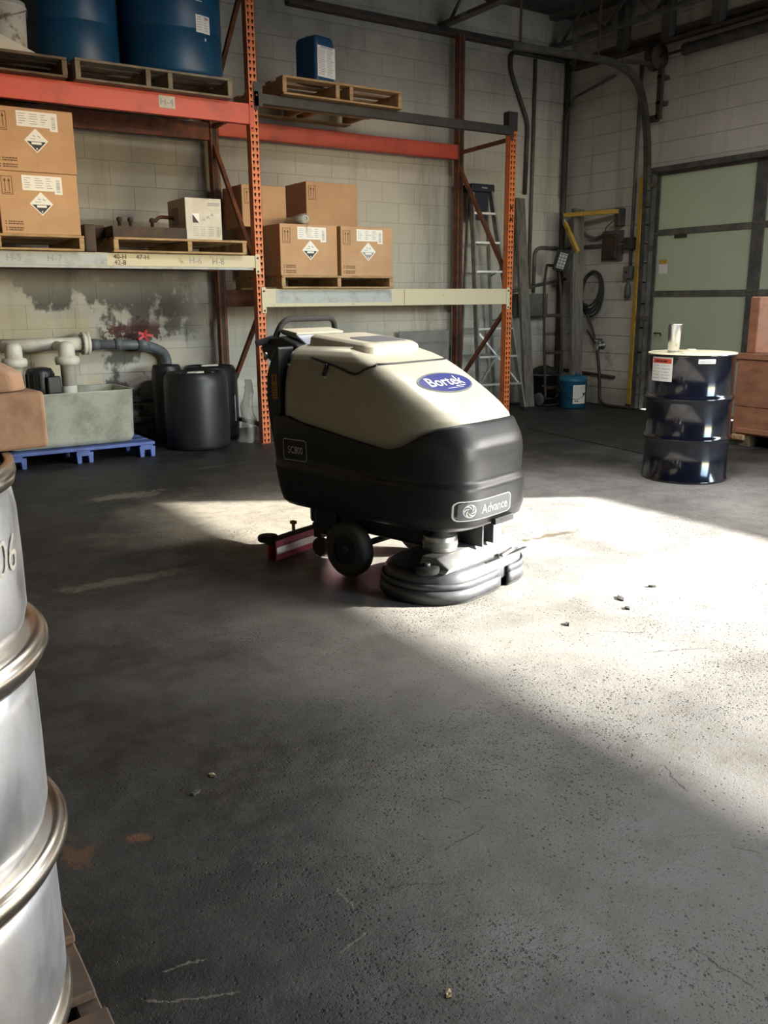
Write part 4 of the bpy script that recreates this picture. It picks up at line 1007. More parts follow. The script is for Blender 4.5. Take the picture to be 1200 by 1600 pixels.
# oval dealer logo on the sloping tank front
def lg(a, b):                                             # a sideways, b along the slope
    z = 0.886 + b*0.60; x = plan_x(CRM, a, z); return (x + 0.0016, a, z + 0.0022)
def oval(rx, ry, off, name, mat, par, cx=0.0):
    N, K = 40, 5; vs_ = []
    for j in range(K + 1):
        for k in range(N):
            a = 2*PI*k/N; p = lg(cx + rx*j/K*math.cos(a), ry*j/K*math.sin(a)); vs_.append((p[0] + off, p[1], p[2] + off))
    return MB().add(vs_, [(j*N + k, j*N + (k + 1) % N, (j + 1)*N + (k + 1) % N, (j + 1)*N + k) for j in range(K) for k in range(N)], True).build(name, mat, par)
LCX = -0.02
oval(0.172, 0.062, 0.0, 'dealer_logo_edge', 'plate_grey', upper, LCX)
ov = oval(0.163, 0.054, 0.0008, 'dealer_logo', 'logo_blue', upper, LCX)
lgo = lambda a, b: tuple(Vector(lg(a, b)) + Vector((0.0016, 0, 0.0016)))
text('Bortek', 'dealer_name', 'label_white', upper, lgo, 0.052, LCX - 0.005, 0.006, width=0.235, shear=0.12, bold=0.010)
ul = MB()
ul.add([lgo(0.01, -0.026), lgo(0.075, -0.026), lgo(0.075, -0.030), lgo(0.01, -0.030)], [(0, 1, 2, 3)]); ul.add([lgo(-0.06, -0.036), lgo(0.05, -0.036), lgo(0.05, -0.038), lgo(-0.06, -0.038)], [(0, 1, 2, 3)])
ul.build('dealer_strap_line', 'label_white', upper)
# small drain flap under the plate
MB().box(-0.012, 0.012, -0.055, 0.085, 0.305, 0.333).build('drain_flap', 'black_plastic', scr, bevel=0.003, loc=(0.597, 0.0, 0.0))

# wheels
def wheel(ly, s):
    cz = 0.126
    t = MB().lathe([(0.070, -0.032), (0.095, -0.036), (0.115, -0.034), (0.125, -0.026), (0.126, 0.0), (0.125, 0.026), (0.115, 0.034), (0.095, 0.036), (0.070, 0.032)], 40, (-0.045, ly, cz), 'y', False, False).build('wheel', 'tyre_rubber', scr)
    MB().lathe([(0.072, 0.028), (0.066, 0.020), (0.030, 0.012), (0.028, -0.018), (0.064, -0.022), (0.072, -0.028)], 32, (-0.045, ly, cz), 'y').build('rim', 'black_plastic', t)
    MB().lathe([(0.022, 0), (0.022, -0.014*s), (0.012, -0.020*s)], 6, (-0.045, ly - 0.012*s, cz), 'y').build('hub_nut', 'deck_plastic', t)
    for k in range(4):
        a = 2*PI*k/4 + 0.5
        MB().lathe([(0.007, 0), (0.007, -0.012*s), (0.004, -0.015*s)], 6, (-0.045 + 0.047*math.cos(a), ly - 0.012*s, cz + 0.047*math.sin(a)), 'y').build('lug_nut', 'deck_plastic', t)
wheel(-0.255, 1); wheel(0.255, -1)
for s in (-1, 1): MB().box(-0.30, -0.16, s*0.21 - 0.006, s*0.21 + 0.006, 0.15, 0.29).build('axle_plate', 'black_plastic', scr, bevel=0.004)
MB().box(-0.36, 0.40, -0.20, 0.20, 0.19, 0.285).build('chassis', 'black_plastic', scr, bevel=0.02)
ax_ = MB().tube([(-0.045, -0.24, 0.126), (-0.045, 0.24, 0.126)], 0.015, 12).build('axle', 'rust_iron', scr)
for s in (-0.12, 0.12):
    cw = MB().lathe([(0.02, -0.016), (0.045, -0.016), (0.048, -0.008), (0.048, 0.008), (0.045, 0.016), (0.02, 0.016)], 24, (-0.36, s, 0.0485), 'y').build('caster_wheel', 'tyre_rubber', scr)
    MB().box(-0.385, -0.335, s - 0.024, s + 0.024, 0.10, 0.20).build('caster_fork', 'rust_iron', cw)

# scrub deck
DCX, DCY = 0.370, -0.020
def deck_outline(wx, wy, r, n=10):
    return rrect(2*wx, 2*wy, r, n, DCX, DCY)
def rim_loft(rings, name, mat, par, **k):
    n = len(rings[0][0]); vs_ = [(x, y, z) for ol, z in rings for x, y in ol]
    fs = [(i*n + q, i*n + (q + 1) % n, (i + 1)*n + (q + 1) % n, (i + 1)*n + q) for i in range(len(rings) - 1) for q in range(n)] + [tuple(range(n))[::-1], tuple(range((len(rings) - 1)*n, len(rings)*n))]
    mb = MB(); mb.add(vs_, fs, True); mb.sm[-1] = mb.sm[-2] = False
    return mb.build(name, mat, par, **k)
deck = rim_loft([(deck_outline(0.205, 0.345, 0.19), 0.035), (deck_outline(0.212, 0.352, 0.195), 0.045), (deck_outline(0.212, 0.352, 0.195), 0.108), (deck_outline(0.200, 0.340, 0.185), 0.128), (deck_outline(0.180, 0.32, 0.165), 0.138)], 'scrub_deck', 'deck_plastic', scr)
def skirt(k0, k1, z0, z1, name, mat, wx, wy, r):
    ol = deck_outline(wx, wy, r, 14); n = len(ol)
    idx = [(k0 + i) % n for i in range((k1 - k0) % n + 1)]
    inner = deck_outline(wx - 0.012, wy - 0.012, r - 0.012, 14)
    mb = MB(); m = len(idx)
    vs_ = [(ol[i][0], ol[i][1], z0) for i in idx] + [(ol[i][0], ol[i][1], z1) for i in idx] + [(inner[i][0], inner[i][1], z1) for i in idx] + [(inner[i][0], inner[i][1], z0) for i in idx]
    fs = [(g*m + i, g*m + i + 1, ((g + 1) % 4)*m + i + 1, ((g + 1) % 4)*m + i) for g in range(4) for i in range(m - 1)] + [(0, m, 2*m, 3*m), (m - 1, 2*m - 1, 3*m - 1, 4*m - 1)]
    return mb.add(vs_, fs, True).build(name, mat, deck)
# skirts: the camera-side piece wraps the corner, the front one starts after a gap
def skirt_pts(pts, z0, z1, name, mat, th=0.012):
    out = []
    for i, p in enumerate(pts):
        a = Vector(pts[max(i - 1, 0)]); b = Vector(pts[min(i + 1, len(pts) - 1)]); d = (b - a).normalized(); out.append(Vector((d.y, -d.x)))
    m = len(pts); mb = MB()
    vs_ = [(p[0] + q.x*th, p[1] + q.y*th, z0) for p, q in zip(pts, out)] + [(p[0] + q.x*th, p[1] + q.y*th, z1) for p, q in zip(pts, out)] + [(p[0], p[1], z1) for p in pts] + [(p[0], p[1], z0) for p in pts]
    fs = [(g*m + i, g*m + i + 1, ((g + 1) % 4)*m + i + 1, ((g + 1) % 4)*m + i) for g in range(4) for i in range(m - 1)] + [(0, m, 2*m, 3*m), (m - 1, 2*m - 1, 3*m - 1, 4*m - 1)]
    return mb.add(vs_, fs, True).build(name, mat, deck)
ol = deck_outline(0.216, 0.356, 0.20, 16)
n_ = len(ol)
# outline runs counter-clockwise from the front-left corner; build the open polyline from front gap around the camera side
dense = []
for k in range(n_):
    a, b = ol[k], ol[(k + 1) % n_]; L = math.hypot(b[0] - a[0], b[1] - a[1]); m_ = max(1, int(L/0.03))
    dense += [(a[0] + (b[0] - a[0])*i/m_, a[1] + (b[1] - a[1])*i/m_) for i in range(m_)]
gap = 0.085
start = min(range(len(dense)), key=lambda i: abs(dense[i][1] - gap) + (0 if dense[i][0] > DCX else 9))
lp = [dense[(start + i) % len(dense)] for i in range(len(dense))]
front_piece = []                                         # from the gap on towards the far side
for p in lp:
    front_piece.append(p)
    if p[0] < DCX - 0.10 and p[1] > 0: break
cam_piece = [p for p in lp[::-1]]
cut = []
for p in cam_piece:
    if p[1] < gap - 0.055 or cut: cut.append(p)
    if cut and p[0] < DCX - 0.15 and p[1] < DCY + 0.2 and p[1] > DCY: break
cut = cut[::-1]
for nm, pts_, dz in (('front_skirt', front_piece, 0.0), ('side_skirt', cut, 0.0)):
    skirt_pts(pts_, 0.012, 0.062, nm, 'deck_plastic', 0.014); skirt_pts(pts_, 0.062, 0.090, nm, 'deck_plastic', 0.009)
    skirt_pts([(p[0]*0.985 + DCX*0.015, p[1]*0.985 + DCY*0.015) for p in pts_], 0.0, 0.013, 'brush_rim', 'rubber', 0.010)
hb = MB()
prof = [(0.40, 0.136), (0.40, 0.185), (0.475, 0.185), (0.545, 0.150), (0.545, 0.136)]
n_ = len(prof)
vs_ = [(x, -0.285 - (0.03 if z < 0.15 else 0), z) for x, z in prof] + [(x, 0.245 + (0.02 if z < 0.15 else 0), z) for x, z in prof]
hb.add(vs_, [tuple(range(n_))[::-1], tuple(range(n_, 2*n_))] + [(k, (k + 1) % n_, n_ + (k + 1) % n_, n_ + k) for k in range(n_)])
hb.build('deck_channel', 'galvanised', deck, bevel=0.004)
for y, h in ((-0.155, 0.10), (0.185, 0.115)):
    mt = MB().lathe([(0.072, 0), (0.074, 0.004), (0.074, 0.062), (0.070, 0.068), (0.050, 0.068), (0.048, h)], 28, (0.395, y, 0.186)).build('brush_motor', 'motor_metal', scr)
    MB().lathe([(0.076, 0.02), (0.076, 0.045)], 28, (0.395, y, 0.186), 'z', False, False).build('motor_band', 'galvanised', mt)
for y in (-0.015, 0.07): MB().box(0.36, 0.52, y - 0.005, y + 0.005, 0.185, 0.30).build('lift_bracket', 'deck_plastic', scr)
MB().tube([(0.45, -0.02, 0.245), (0.45, 0.075, 0.245)], 0.022, 14).build('lift_actuator', 'motor_metal', scr)
rl = MB().lathe([(0.018, 0), (0.046, 0.0), (0.050, 0.006), (0.050, 0.022), (0.046, 0.028), (0.018, 0.028)], 28, (0.46, -0.325, 0.132)).build('bumper_roller', 'rubber', deck)
MB().lathe([(0.013, 0), (0.013, 0.012), (0.009, 0.014)], 6, (0.46, -0.325, 0.160)).build('roller_bolt', 'galvanised', rl)
lv = MB(); lv.bar((0.575, 0.045, 0.142), (0.595, 0.105, 0.165), 0.022, 0.014); lv.build('deck_latch', 'motor_metal', deck, bevel=0.003)
tx = lambda a, b: (0.578 + b, a, 0.1395)
ms = MB()
for y0, y1 in ((-0.045, 0.02), (0.12, 0.24)):
    y = y0
    while y < y1: ms.bar((0.570, y, 0.139), (0.588, y + 0.006, 0.139), 0.006, 0.003); y += 0.014
ms.build('moulded_marking', 'rubber', deck)

# squeegee at the rear
sqp = bez([(-0.455, -0.335, 0), (-0.53, -0.20, 0), (-0.555, 0.0, 0), (-0.53, 0.20, 0), (-0.455, 0.40, 0)], 8)
sqp = bez([(-0.500, -0.325, 0), (-0.515, -0.20, 0), (-0.530, 0.02, 0), (-0.515, 0.24, 0), (-0.50, 0.37, 0)], 8)
def strip(pts, off, th, z0, z1, name, mat, par):
    mb = MB(); m = len(pts); nn = []
    for i in range(m):
        d = (pts[min(i + 1, m - 1)] - pts[max(i - 1, 0)]).normalized(); nn.append(Vector((d.y, -d.x, 0)))
    A = [p + q*(off) for p, q in zip(pts, nn)]; B = [p + q*(off + th) for p, q in zip(pts, nn)]
    vs_ = [(p.x, p.y, z0) for p in A] + [(p.x, p.y, z1) for p in A] + [(p.x, p.y, z1) for p in B] + [(p.x, p.y, z0) for p in B]
    fs = [(g*m + i, g*m + i + 1, ((g + 1) % 4)*m + i + 1, ((g + 1) % 4)*m + i) for g in range(4) for i in range(m - 1)] + [(0, m, 2*m, 3*m), (m - 1, 2*m - 1, 3*m - 1, 4*m - 1)]
    return mb.add(vs_, fs, False).build(name, mat, par)
sqh = strip(sqp, -0.03, 0.06, 0.075, 0.10, 'squeegee_head', 'rubber', scr)
strip(sqp, 0.030, 0.005, 0.0, 0.098, 'squeegee_blade', 'squeegee_red', sqh)
strip(sqp, 0.036, 0.003, 0.032, 0.066, 'squeegee_strap', 'steel_bright', sqh)
strip(sqp, -0.022, 0.005, 0.0, 0.08, 'squeegee_blade', 'squeegee_red', sqh)
for s, y, x in ((-1, -0.31, -0.545), (1, 0.36, -0.545)):
    MB().lathe([(0.01, 0), (0.046, 0), (0.05, 0.005), (0.05, 0.022), (0.046, 0.027), (0.01, 0.027)], 24, (x, y + 0.01, 0.085)).build('squeegee_roller', 'rubber', sqh)
MB().prism([(-0.52, -0.02), (-0.40, -0.06), (-0.40, 0.06), (-0.52, 0.09)], 0.10, 0.125).build('squeegee_mount', 'rubber', sqh)
MB().tube([(-0.43, 0.0, 0.12), (-0.40, 0.0, 0.28)], 0.03, 12).build('squeegee_arm', 'black_plastic', scr)
MB().tube(bez([(-0.47, 0.03, 0.12), (-0.52, 0.03, 0.2), (-0.46, 0.05, 0.32)]), 0.02, 10).build('vacuum_hose', 'rubber', scr)
kb = MB(); kb.box(-0.552, -0.540, -0.135, -0.120, 0.095, 0.145); kb.box(-0.560, -0.532, -0.140, -0.115, 0.135, 0.152); kb.build('squeegee_knob', 'paint_yellow', sqh, bevel=0.003)

# ------------------------------------------------------------------ black steel drum with tumbler, crate
bx_, by_ = 5.134, 3.93
t = thing('steel_drum', 'glossy black steel drum with cream lid in front of the dock door', 'drum', (bx_, by_, 0))
def drum_profile(r, h, hoops, bead):
    pr = [(r*0.97, 0.0), (r + 0.006, 0.0), (r + 0.006, 0.016), (r, 0.022)]
    for z in hoops: pr += [(r, z - 0.030), (r + bead*0.35, z - 0.018), (r + bead, z - 0.006), (r + bead, z + 0.006), (r + bead*0.35, z + 0.018), (r, z + 0.030)]
    for q in range(3): pass
    pr += [(r, h - 0.022), (r + 0.006, h - 0.016), (r + 0.006, h), (r - 0.006, h), (r - 0.008, h - 0.018)]
    return pr
MB().lathe(drum_profile(0.286, 0.876, (0.30, 0.575), 0.013), 72, cap1=False).build('shell', 'drum_paint', t)
lid = MB().lathe([(0.2785, 0.868), (0.275, 0.8785), (0.20, 0.8785), (0.19, 0.881), (0.0, 0.881)], 56, cap0=False, cap1=False).build('lid', 'lid_cream', t)
MB().lathe([(0.279, 0.872), (0.281, 0.879), (0.293, 0.879), (0.294, 0.872)], 64, cap0=False, cap1=False).build('lid_rim', 'lid_cream', t)
for a in (0.7, 3.6): MB().lathe([(0.034, 0), (0.034, 0.008), (0.026, 0.010)], 16, (0.2*math.cos(a), 0.2*math.sin(a), 0.879)).build('bung', 'lid_cream', lid)
azv = math.atan2(bx_, by_)                               # bearing of the drum from the viewpoint
def dm(dth, z, off): 
    return lambda a, b: ((0.286 + off)*math.sin(PI + azv + dth - (a/0.286))*1.0, (0.286 + off)*math.cos(PI + azv + dth - (a/0.286)), z + b)
lb = cyl_sheet(dm(R(43), 0.775, 0.0012), 0.185, 0.165, 12).build('hazard_label', 'label_white', t)
cyl_sheet(dm(R(43), 0.829, 0.0018), 0.165, 0.030, 12).build('red_header', 'print_red', lb)
pr = MB(); mf = dm(R(43), 0.775, 0.0022)
for i in range(5):
    zz = 0.022 - i*0.021
    for a0, a1 in ((-0.075, -0.01), (0.005, 0.075)):
        n_ = 4
        for q in range(n_):
            u0 = a0 + (a1 - a0)*q/n_; u1 = a0 + (a1 - a0)*(q + 1)/n_ - (0.008 if random.random() < 0.4 else 0)
            pr.add([mf(u0, zz), mf(u1, zz), mf(u1, zz + 0.003), mf(u0, zz + 0.003)], [(0, 1, 2, 3)])
pr.build('label_print', 'print_grey', lb)
ht = MB(); mh = dm(R(43), 0.829, 0.0026)
for a0, a1 in ((-0.05, -0.018), (-0.012, 0.014), (0.02, 0.052)): ht.add([mh(a0, -0.006), mh(a1, -0.006), mh(a1, 0.004), mh(a0, 0.004)], [(0, 1, 2, 3)])
ht.build('header_print', 'print_black', lb)
bpos = {k: None for k in ()}
l2 = cyl_sheet(dm(R(-20), 0.832, 0.0012), 0.115, 0.030, 10).build('barcode_label', 'label_white', t)
pr = MB(); mf = dm(R(-20), 0.832, 0.002)
for i in range(20):
    a = -0.05 + i*0.005
    pr.add([mf(a, -0.010), mf(a + random.choice((0.0012, 0.0025)), -0.010), mf(a + 0.002, 0.004), mf(a, 0.004)], [(0, 1, 2, 3)])
pr.build('bars', 'print_grey', l2)
t = thing('steel_tumbler', 'brushed steel tumbler standing on the black drum', 'tumbler', (4.962, 3.955, 0.8815))
MB().lathe([(0.033, 0), (0.036, 0.002), (0.048, 0.185), (0.050, 0.19), (0.047, 0.19), (0.045, 0.184), (0.034, 0.008), (0.0, 0.006)], 36, cap1=False).build('cup', 'steel_bright', t)
MB().lathe([(0.0365, 0.004), (0.0372, 0.012)], 36, cap0=False, cap1=False).build('base_ring', 'galvanised', t)

cr = thing('plywood_crate', 'reddish plywood crate cut by the right picture edge', 'crate', (6.62, 4.60, 0.0), R(0))
for z0_, z1_, nm in ((0.10, 0.335, 'side_board'), (0.34, 0.735, 'side_board')):
    MB().box(0, 0.03, -1.2, 0.0, z0_, z1_).build(nm, 'plywood_red', cr, bevel=0.003)
MB().box(-0.012, 0.04, -1.21, 0.012, 0.735, 0.785).build('top_rail', 'plywood_red', cr, bevel=0.004)
MB().box(0.03, 0.85, -0.03, 0.0, 0.10, 0.735).build('end_panel', 'plywood_red', cr, bevel=0.003)
MB().box(0.03, 0.85, -1.2, -1.17, 0.10, 0.735).build('end_panel', 'plywood_red', cr, bevel=0.003)
MB().box(0.82, 0.85, -1.17, -0.03, 0.10, 0.735).build('back_panel', 'plywood_red', cr, bevel=0.003)
MB().box(0.03, 0.82, -1.17, -0.03, 0.70, 0.735).build('deck', 'plywood_red', cr)
MB().box(-0.02, 0.0, -1.2, -0.05, 0.115, 0.155).build('batten', 'plywood_red', cr, bevel=0.003)
for y in (-0.12, -0.65, -1.12): MB().box(0.0, 0.85, y - 0.05, y + 0.05, 0.0, 0.10).build('skid', 'wood_dark', cr, bevel=0.004)
MB().box(-0.025, 0.03, -0.13, -0.01, 0.05, 0.10).build('broken_corner', 'wood_light', cr, bevel=0.01)
c2 = thing('plywood_box', 'pinkish smooth plywood box standing on the crate', 'box', (6.66, 4.55, 0.787))
MB().box(0, 0.03, -1.1, 0.0, 0.0, 0.46).build('front_panel', 'plywood_pink', c2, bevel=0.008)
MB().box(-0.012, 0.0, -0.085, 0.0, 0.0, 0.455).build('corner_post', 'plywood_red', c2, bevel=0.006)
MB().box(0.03, 0.7, -0.03, 0.0, 0.0, 0.455).build('end_panel', 'plywood_red', c2, bevel=0.004)
MB().box(0.03, 0.7, -1.1, -1.07, 0.0, 0.455).build('end_panel', 'plywood_red', c2, bevel=0.004)
MB().box(0.67, 0.7, -1.07, -0.03, 0.0, 0.455).build('back_panel', 'plywood_red', c2, bevel=0.004)
MB().box(0.03, 0.67, -1.07, -0.03, 0.42, 0.455).build('lid', 'plywood_pink', c2)

# ------------------------------------------------------------------ stainless drum in the foreground on its pallet
fx, fy_ = -0.058, 1.359
pmat('wood_sooty', (0.060, 0.042, 0.030), 0.85, col2=(0.10, 0.065, 0.042), scale=9)
fp = pallet('rough dark pallet under the stainless drum in the foreground', (-0.93, 0.82, 0.0), 1.19, 1.02, 0.144, 'wood_sooty', group=None, nb=7)
t = thing('stainless_drum', 'tall stainless steel drum with thick rolled hoops at the left edge', 'drum', (fx, fy_, 0.145))
def body_seg(z0, z1, r=0.286):
    return [(r - 0.014, z0), (r - 0.006, z0 + 0.012), (r, z0 + 0.035), (r + 0.001, (z0 + z1)/2), (r, z1 - 0.04), (r - 0.004, z1 - 0.012), (r - 0.016, z1)]
H0 = 0.89
pr = [(0.272, 0.0)] + body_seg(0.03, 0.290) + body_seg(0.335, 0.598) + body_seg(0.642, H0 - 0.03) + [(0.275, H0 - 0.02)]
MB().lathe(pr, 96).build('shell', 'steel_drum', t)
for zc in (0.312, 0.620):
    MB().lathe([(0.268, -0.024), (0.285, -0.026), (0.298, -0.021), (0.3035, -0.012), (0.306, -0.004), (0.3105, 0.002), (0.3108, 0.010), (0.306, 0.019), (0.297, 0.024), (0.286, 0.023), (0.268, 0.018)], 96, (0, 0, zc), cap0=False, cap1=False).build('rolling_hoop', 'steel_hoop', t)
MB().lathe([(0.268, 0.0), (0.284, 0.0), (0.291, 0.008), (0.2925, 0.022), (0.288, 0.034), (0.272, 0.040)], 96, cap0=False, cap1=False).build('bottom_chime', 'steel_hoop', t)
MB().lathe([(0.272, H0 - 0.034), (0.287, H0 - 0.030), (0.291, H0 - 0.016), (0.289, H0), (0.278, H0), (0.274, H0 - 0.014)], 96, cap0=False, cap1=False).build('top_chime', 'steel_hoop', t)
mf = lambda a, b: (0.2885*math.sin(R(59) + a/0.286), -0.2885*math.cos(R(59) + a/0.286), 0.775 + b)
text('06', 'marker_writing', 'print_grey', t, mf, 0.05, 0.0, 0.0, shear=0.15)
b = thing('wooden_block', 'rough tan block with a chipped slab on the stainless drum', 'block', (0.02, 1.47, 0.145 + H0 + 0.001), R(6))
MB().box(-0.30, 0.258, -0.13, 0.10, 0.0, 0.085).build('lower_block', 'block_tan', b, bevel=0.007, seg=3)
sl = [(-0.30, -0.125), (0.215, -0.125), (0.240, -0.105), (0.243, 0.03), (0.225, 0.09), (-0.30, 0.09)]
n_ = len(sl); sm_ = MB()
sm_.add([(x, y, 0.0855) for x, y in sl] + [(x*0.985, y*0.98, 0.112) for x, y in sl] + [(x*0.86 - 0.0, y*0.93, 0.130) for x, y in sl], [tuple(range(n_))[::-1], tuple(range(2*n_, 3*n_))] + [(g*n_ + k, g*n_ + (k + 1) % n_, (g + 1)*n_ + (k + 1) % n_, (g + 1)*n_ + k) for g in range(2) for k in range(n_)])
sm_.build('upper_slab', 'block_tan', b, bevel=0.005, seg=2)

# ------------------------------------------------------------------ under the left bay
t = thing('plastic_pallet', 'blue plastic pallet under the grey tub', 'pallet', (1.15, 6.99, 0))
top = MB()
for i in range(5): MB().box(0, 1.165, i*0.19, i*0.19 + 0.155, 0.098, 0.125).build('deck_slat', 'pallet_blue', t, bevel=0.005)
for i in range(3): MB().box(0.02 + i*0.51, 0.125 + i*0.51, 0, 0.915, 0.085, 0.099).build('cross_rib', 'pallet_blue', t, bevel=0.003)
for ix in range(3):
    for iy in range(3):
        x = 0.02 + ix*0.505; y = 0.0 + iy*0.385
        lg_ = MB()
        for a, b2 in ((0, 0.045), (0.09, 0.135)): lg_.add([(x + a + 0.006, y, 0), (x + b2 - 0.006, y, 0), (x + b2 - 0.006, y + 0.13, 0), (x + a + 0.006, y + 0.13, 0), (x + a, y - 0.0, 0.086), (x + b2, y, 0.086), (x + b2, y + 0.135, 0.086), (x + a, y + 0.135, 0.086)], [(3, 2, 1, 0), (4, 5, 6, 7), (0, 1, 5, 4), (1, 2, 6, 5), (2, 3, 7, 6), (3, 0, 4, 7)])
        lg_.box(x + 0.040, x + 0.095, y, y + 0.13, 0.058, 0.086)
        lg_.build('foot', 'pallet_blue', t, bevel=0.004)
t = thing('metal_tub', 'grey-green open metal tub on the blue pallet', 'tub', (1.68, 7.33, 0.126))
rings = [(0.86, 0.80, 0.0), (0.94, 0.90, 0.012), (0.975, 0.96, 0.05), (1.0, 1.0, 0.425), (1.012, 1.02, 0.432), (0.985, 0.975, 0.43), (0.955, 0.93, 0.06), (0.90, 0.85, 0.02)]
o_ = rrect(1.02, 0.58, 0.06, 6); n_ = len(o_); mb = MB()
vs_ = [(x*a, y*b2, z) for a, b2, z in rings for x, y in o_]
mb.add(vs_, [(i*n_ + k, i*n_ + (k + 1) % n_, (i + 1)*n_ + (k + 1) % n_, (i + 1)*n_ + k) for i in range(len(rings) - 1) for k in range(n_)] + [tuple(range(n_))[::-1], tuple(range((len(rings) - 1)*n_, len(rings)*n_))], True)
mb.build('shell', 'tub_grey', t)
# transfer pump pipework
pp_ = thing('pump_pipework', 'white and grey plastic pipework with flanges above the tub', 'pipework', (1.6, 7.86, 0.0))
def pw(name, mb, mat, par=None):
    mb.v = [(p[0] - 1.6, p[1] - 7.86, p[2]) for p in mb.v]; return mb.build(name, mat, par or pp_)
pw('header_pipe', MB().tube([(1.36, 7.86, 0.895), (2.03, 7.86, 0.895)], 0.056, 20), 'pvc_white')
pw('flange', MB().lathe([(0.05, -0.03), (0.098, -0.03), (0.098, -0.005), (0.085, 0.0), (0.098, 0.005), (0.098, 0.03), (0.05, 0.03)], 28, (2.045, 7.86, 0.895), 'x'), 'pvc_white')
for k in range(6):
    a = 2*PI*k/6; pw('flange_bolt', MB().lathe([(0.008, -0.042), (0.008, 0.042)], 8, (2.045, 7.86 + 0.08*math.cos(a), 0.895 + 0.08*math.sin(a)), 'x'), 'galvanised')
pw('grey_pipe', MB().tube(fillet([(2.06, 7.86, 0.885), (2.60, 7.88, 0.865), (2.80, 7.95, 0.78), (2.80, 7.95, 0.50)], 0.09), 0.043, 16), 'pvc_grey')
for x in (2.10, 2.30): pw('coupling', MB().tube([(x, 7.865, 0.882), (x + 0.06, 7.866, 0.881)], 0.051, 18), 'pvc_grey')
pw('drop_collar', MB().tube([(2.80, 7.95, 0.50), (2.80, 7.95, 0.56)], 0.05, 16), 'pvc_grey')
for x in (1.385, 1.795):
    vv = pw('vent_union', MB().lathe([(0.060, 0.0), (0.060, 0.17), (0.092, 0.172), (0.092, 0.235), (0.066, 0.238), (0.066, 0.31), (0.060, 0.335), (0.042, 0.355), (0.0, 0.362)], 28, (x, 7.50, 0.575), cap1=False), 'pvc_white')
    pw('union_ring', MB().lathe([(0.095, 0.19), (0.098, 0.20), (0.098, 0.215), (0.095, 0.225)], 28, (x, 7.50, 0.575), cap0=False, cap1=False), 'pvc_white', vv)
    pw('branch', MB().tube([(x, 7.50, 0.86), (x, 7.84, 0.89)], 0.04, 14), 'pvc_white', vv)
    pw('riser', MB().tube([(x, 7.50, 0.20), (x, 7.50, 0.58)], 0.058, 16), 'pvc_white', vv)
vl = pw('valve_body', MB().lathe([(0.05, -0.05), (0.06, -0.05), (0.06, 0.05), (0.05, 0.05)], 18, (2.56, 7.88, 0.868), 'x'), 'pvc_grey')
hv = MB(); hv.tube([(2.56, 7.88, 0.92), (2.56, 7.86, 0.96)], 0.012, 8)
for k in range(5):
    a = 2*PI*k/5; hv.bar((2.57, 7.85, 0.955), (2.57 + 0.075*math.cos(a), 7.84, 0.945 + 0.05*math.sin(a)), 0.03, 0.022)
pw('valve_handle', hv, 'valve_red', vl)
t = thing('transfer_pump', 'black pump motor standing in the grey tub', 'pump', (1.56, 7.44, 0.146))
MB().lathe([(0.10, 0), (0.13, 0.02), (0.13, 0.10), (0.10, 0.13), (0.09, 0.17), (0.105, 0.18), (0.105, 0.55), (0.09, 0.58), (0.05, 0.59)], 28, (0, 0.02, 0)).build('motor', 'poly_black', t)
for k in range(14):
    a = 2*PI*k/14; MB().bar((0.104*math.cos(a), 0.02 + 0.104*math.sin(a), 0.19), (0.104*math.cos(a), 0.02 + 0.104*math.sin(a), 0.54), 0.006, 0.02, (math.cos(a), math.sin(a), 0)).build('fin', 'poly_black', t)
MB().box(0.02, 0.13, -0.13, -0.04, 0.38, 0.52).build('terminal_box', 'poly_black', t, bevel=0.012)
MB().tube([(2.0, 0, 0)] and [(0.0, -0.16, 0.07), (0.0, -0.08, 0.07)], 0.04, 14).build('inlet', 'pvc_grey', t)
single('wall_pipe', MB().tube([(2.30, 7.96, 0.355), (2.80, 7.96, 0.355)], 0.022, 12), 'pipe_dark', 'thin black pipe along the wall behind the black drums', 'pipe')
single('wall_pipe', MB().tube([(2.25, 7.94, 0.175), (2.86, 7.94, 0.175)], 0.032, 14), 'pvc_grey', 'thicker grey pipe low on the wall right of the tub', 'pipe')
b1 = poly_drum('black_drum', 'black plastic drum standing in front, paper scrap on its lid', (2.79, 7.235, 0), 0.275, 0.655, 'poly_black', 'black plastic drums', ribs=())
b2 = poly_drum('black_drum', 'black plastic drum behind with two white level strips', (3.105, 7.69, 0), 0.255, 0.665, 'poly_black', 'black plastic drums', ribs=())
for dth in (-8, 26):
    az_ = R(dth); MB().bar((0.2555*math.sin(az_ + 0.20), -0.2555*math.cos(az_ + 0.20), 0.16), (0.2555*math.sin(az_ + 0.20), -0.2555*math.cos(az_ + 0.20), 0.40), 0.008, 0.004, (0, 1, 0)).build('level_strip', 'label_white', b2)
poly_drum('black_bin', 'narrow black bin squeezed between the pipe drop and the drums', (2.70, 7.70, 0), 0.135, 0.69, 'poly_black', ribs=())
single('paper_scrap', MB().prism([(2.66, 7.08), (2.73, 7.03), (2.80, 7.05), (2.81, 7.09), (2.74, 7.11)], 0.656, 0.668), 'carton_white', 'small crumpled pale scrap lying on the front black drum', 'scrap', bevel=0.003)
single('wood_strip', MB().box(3.0, 3.16, 7.60, 7.64, 0.666, 0.680), 'carton_white', 'pale strip lying on the rear black drum', 'strip')
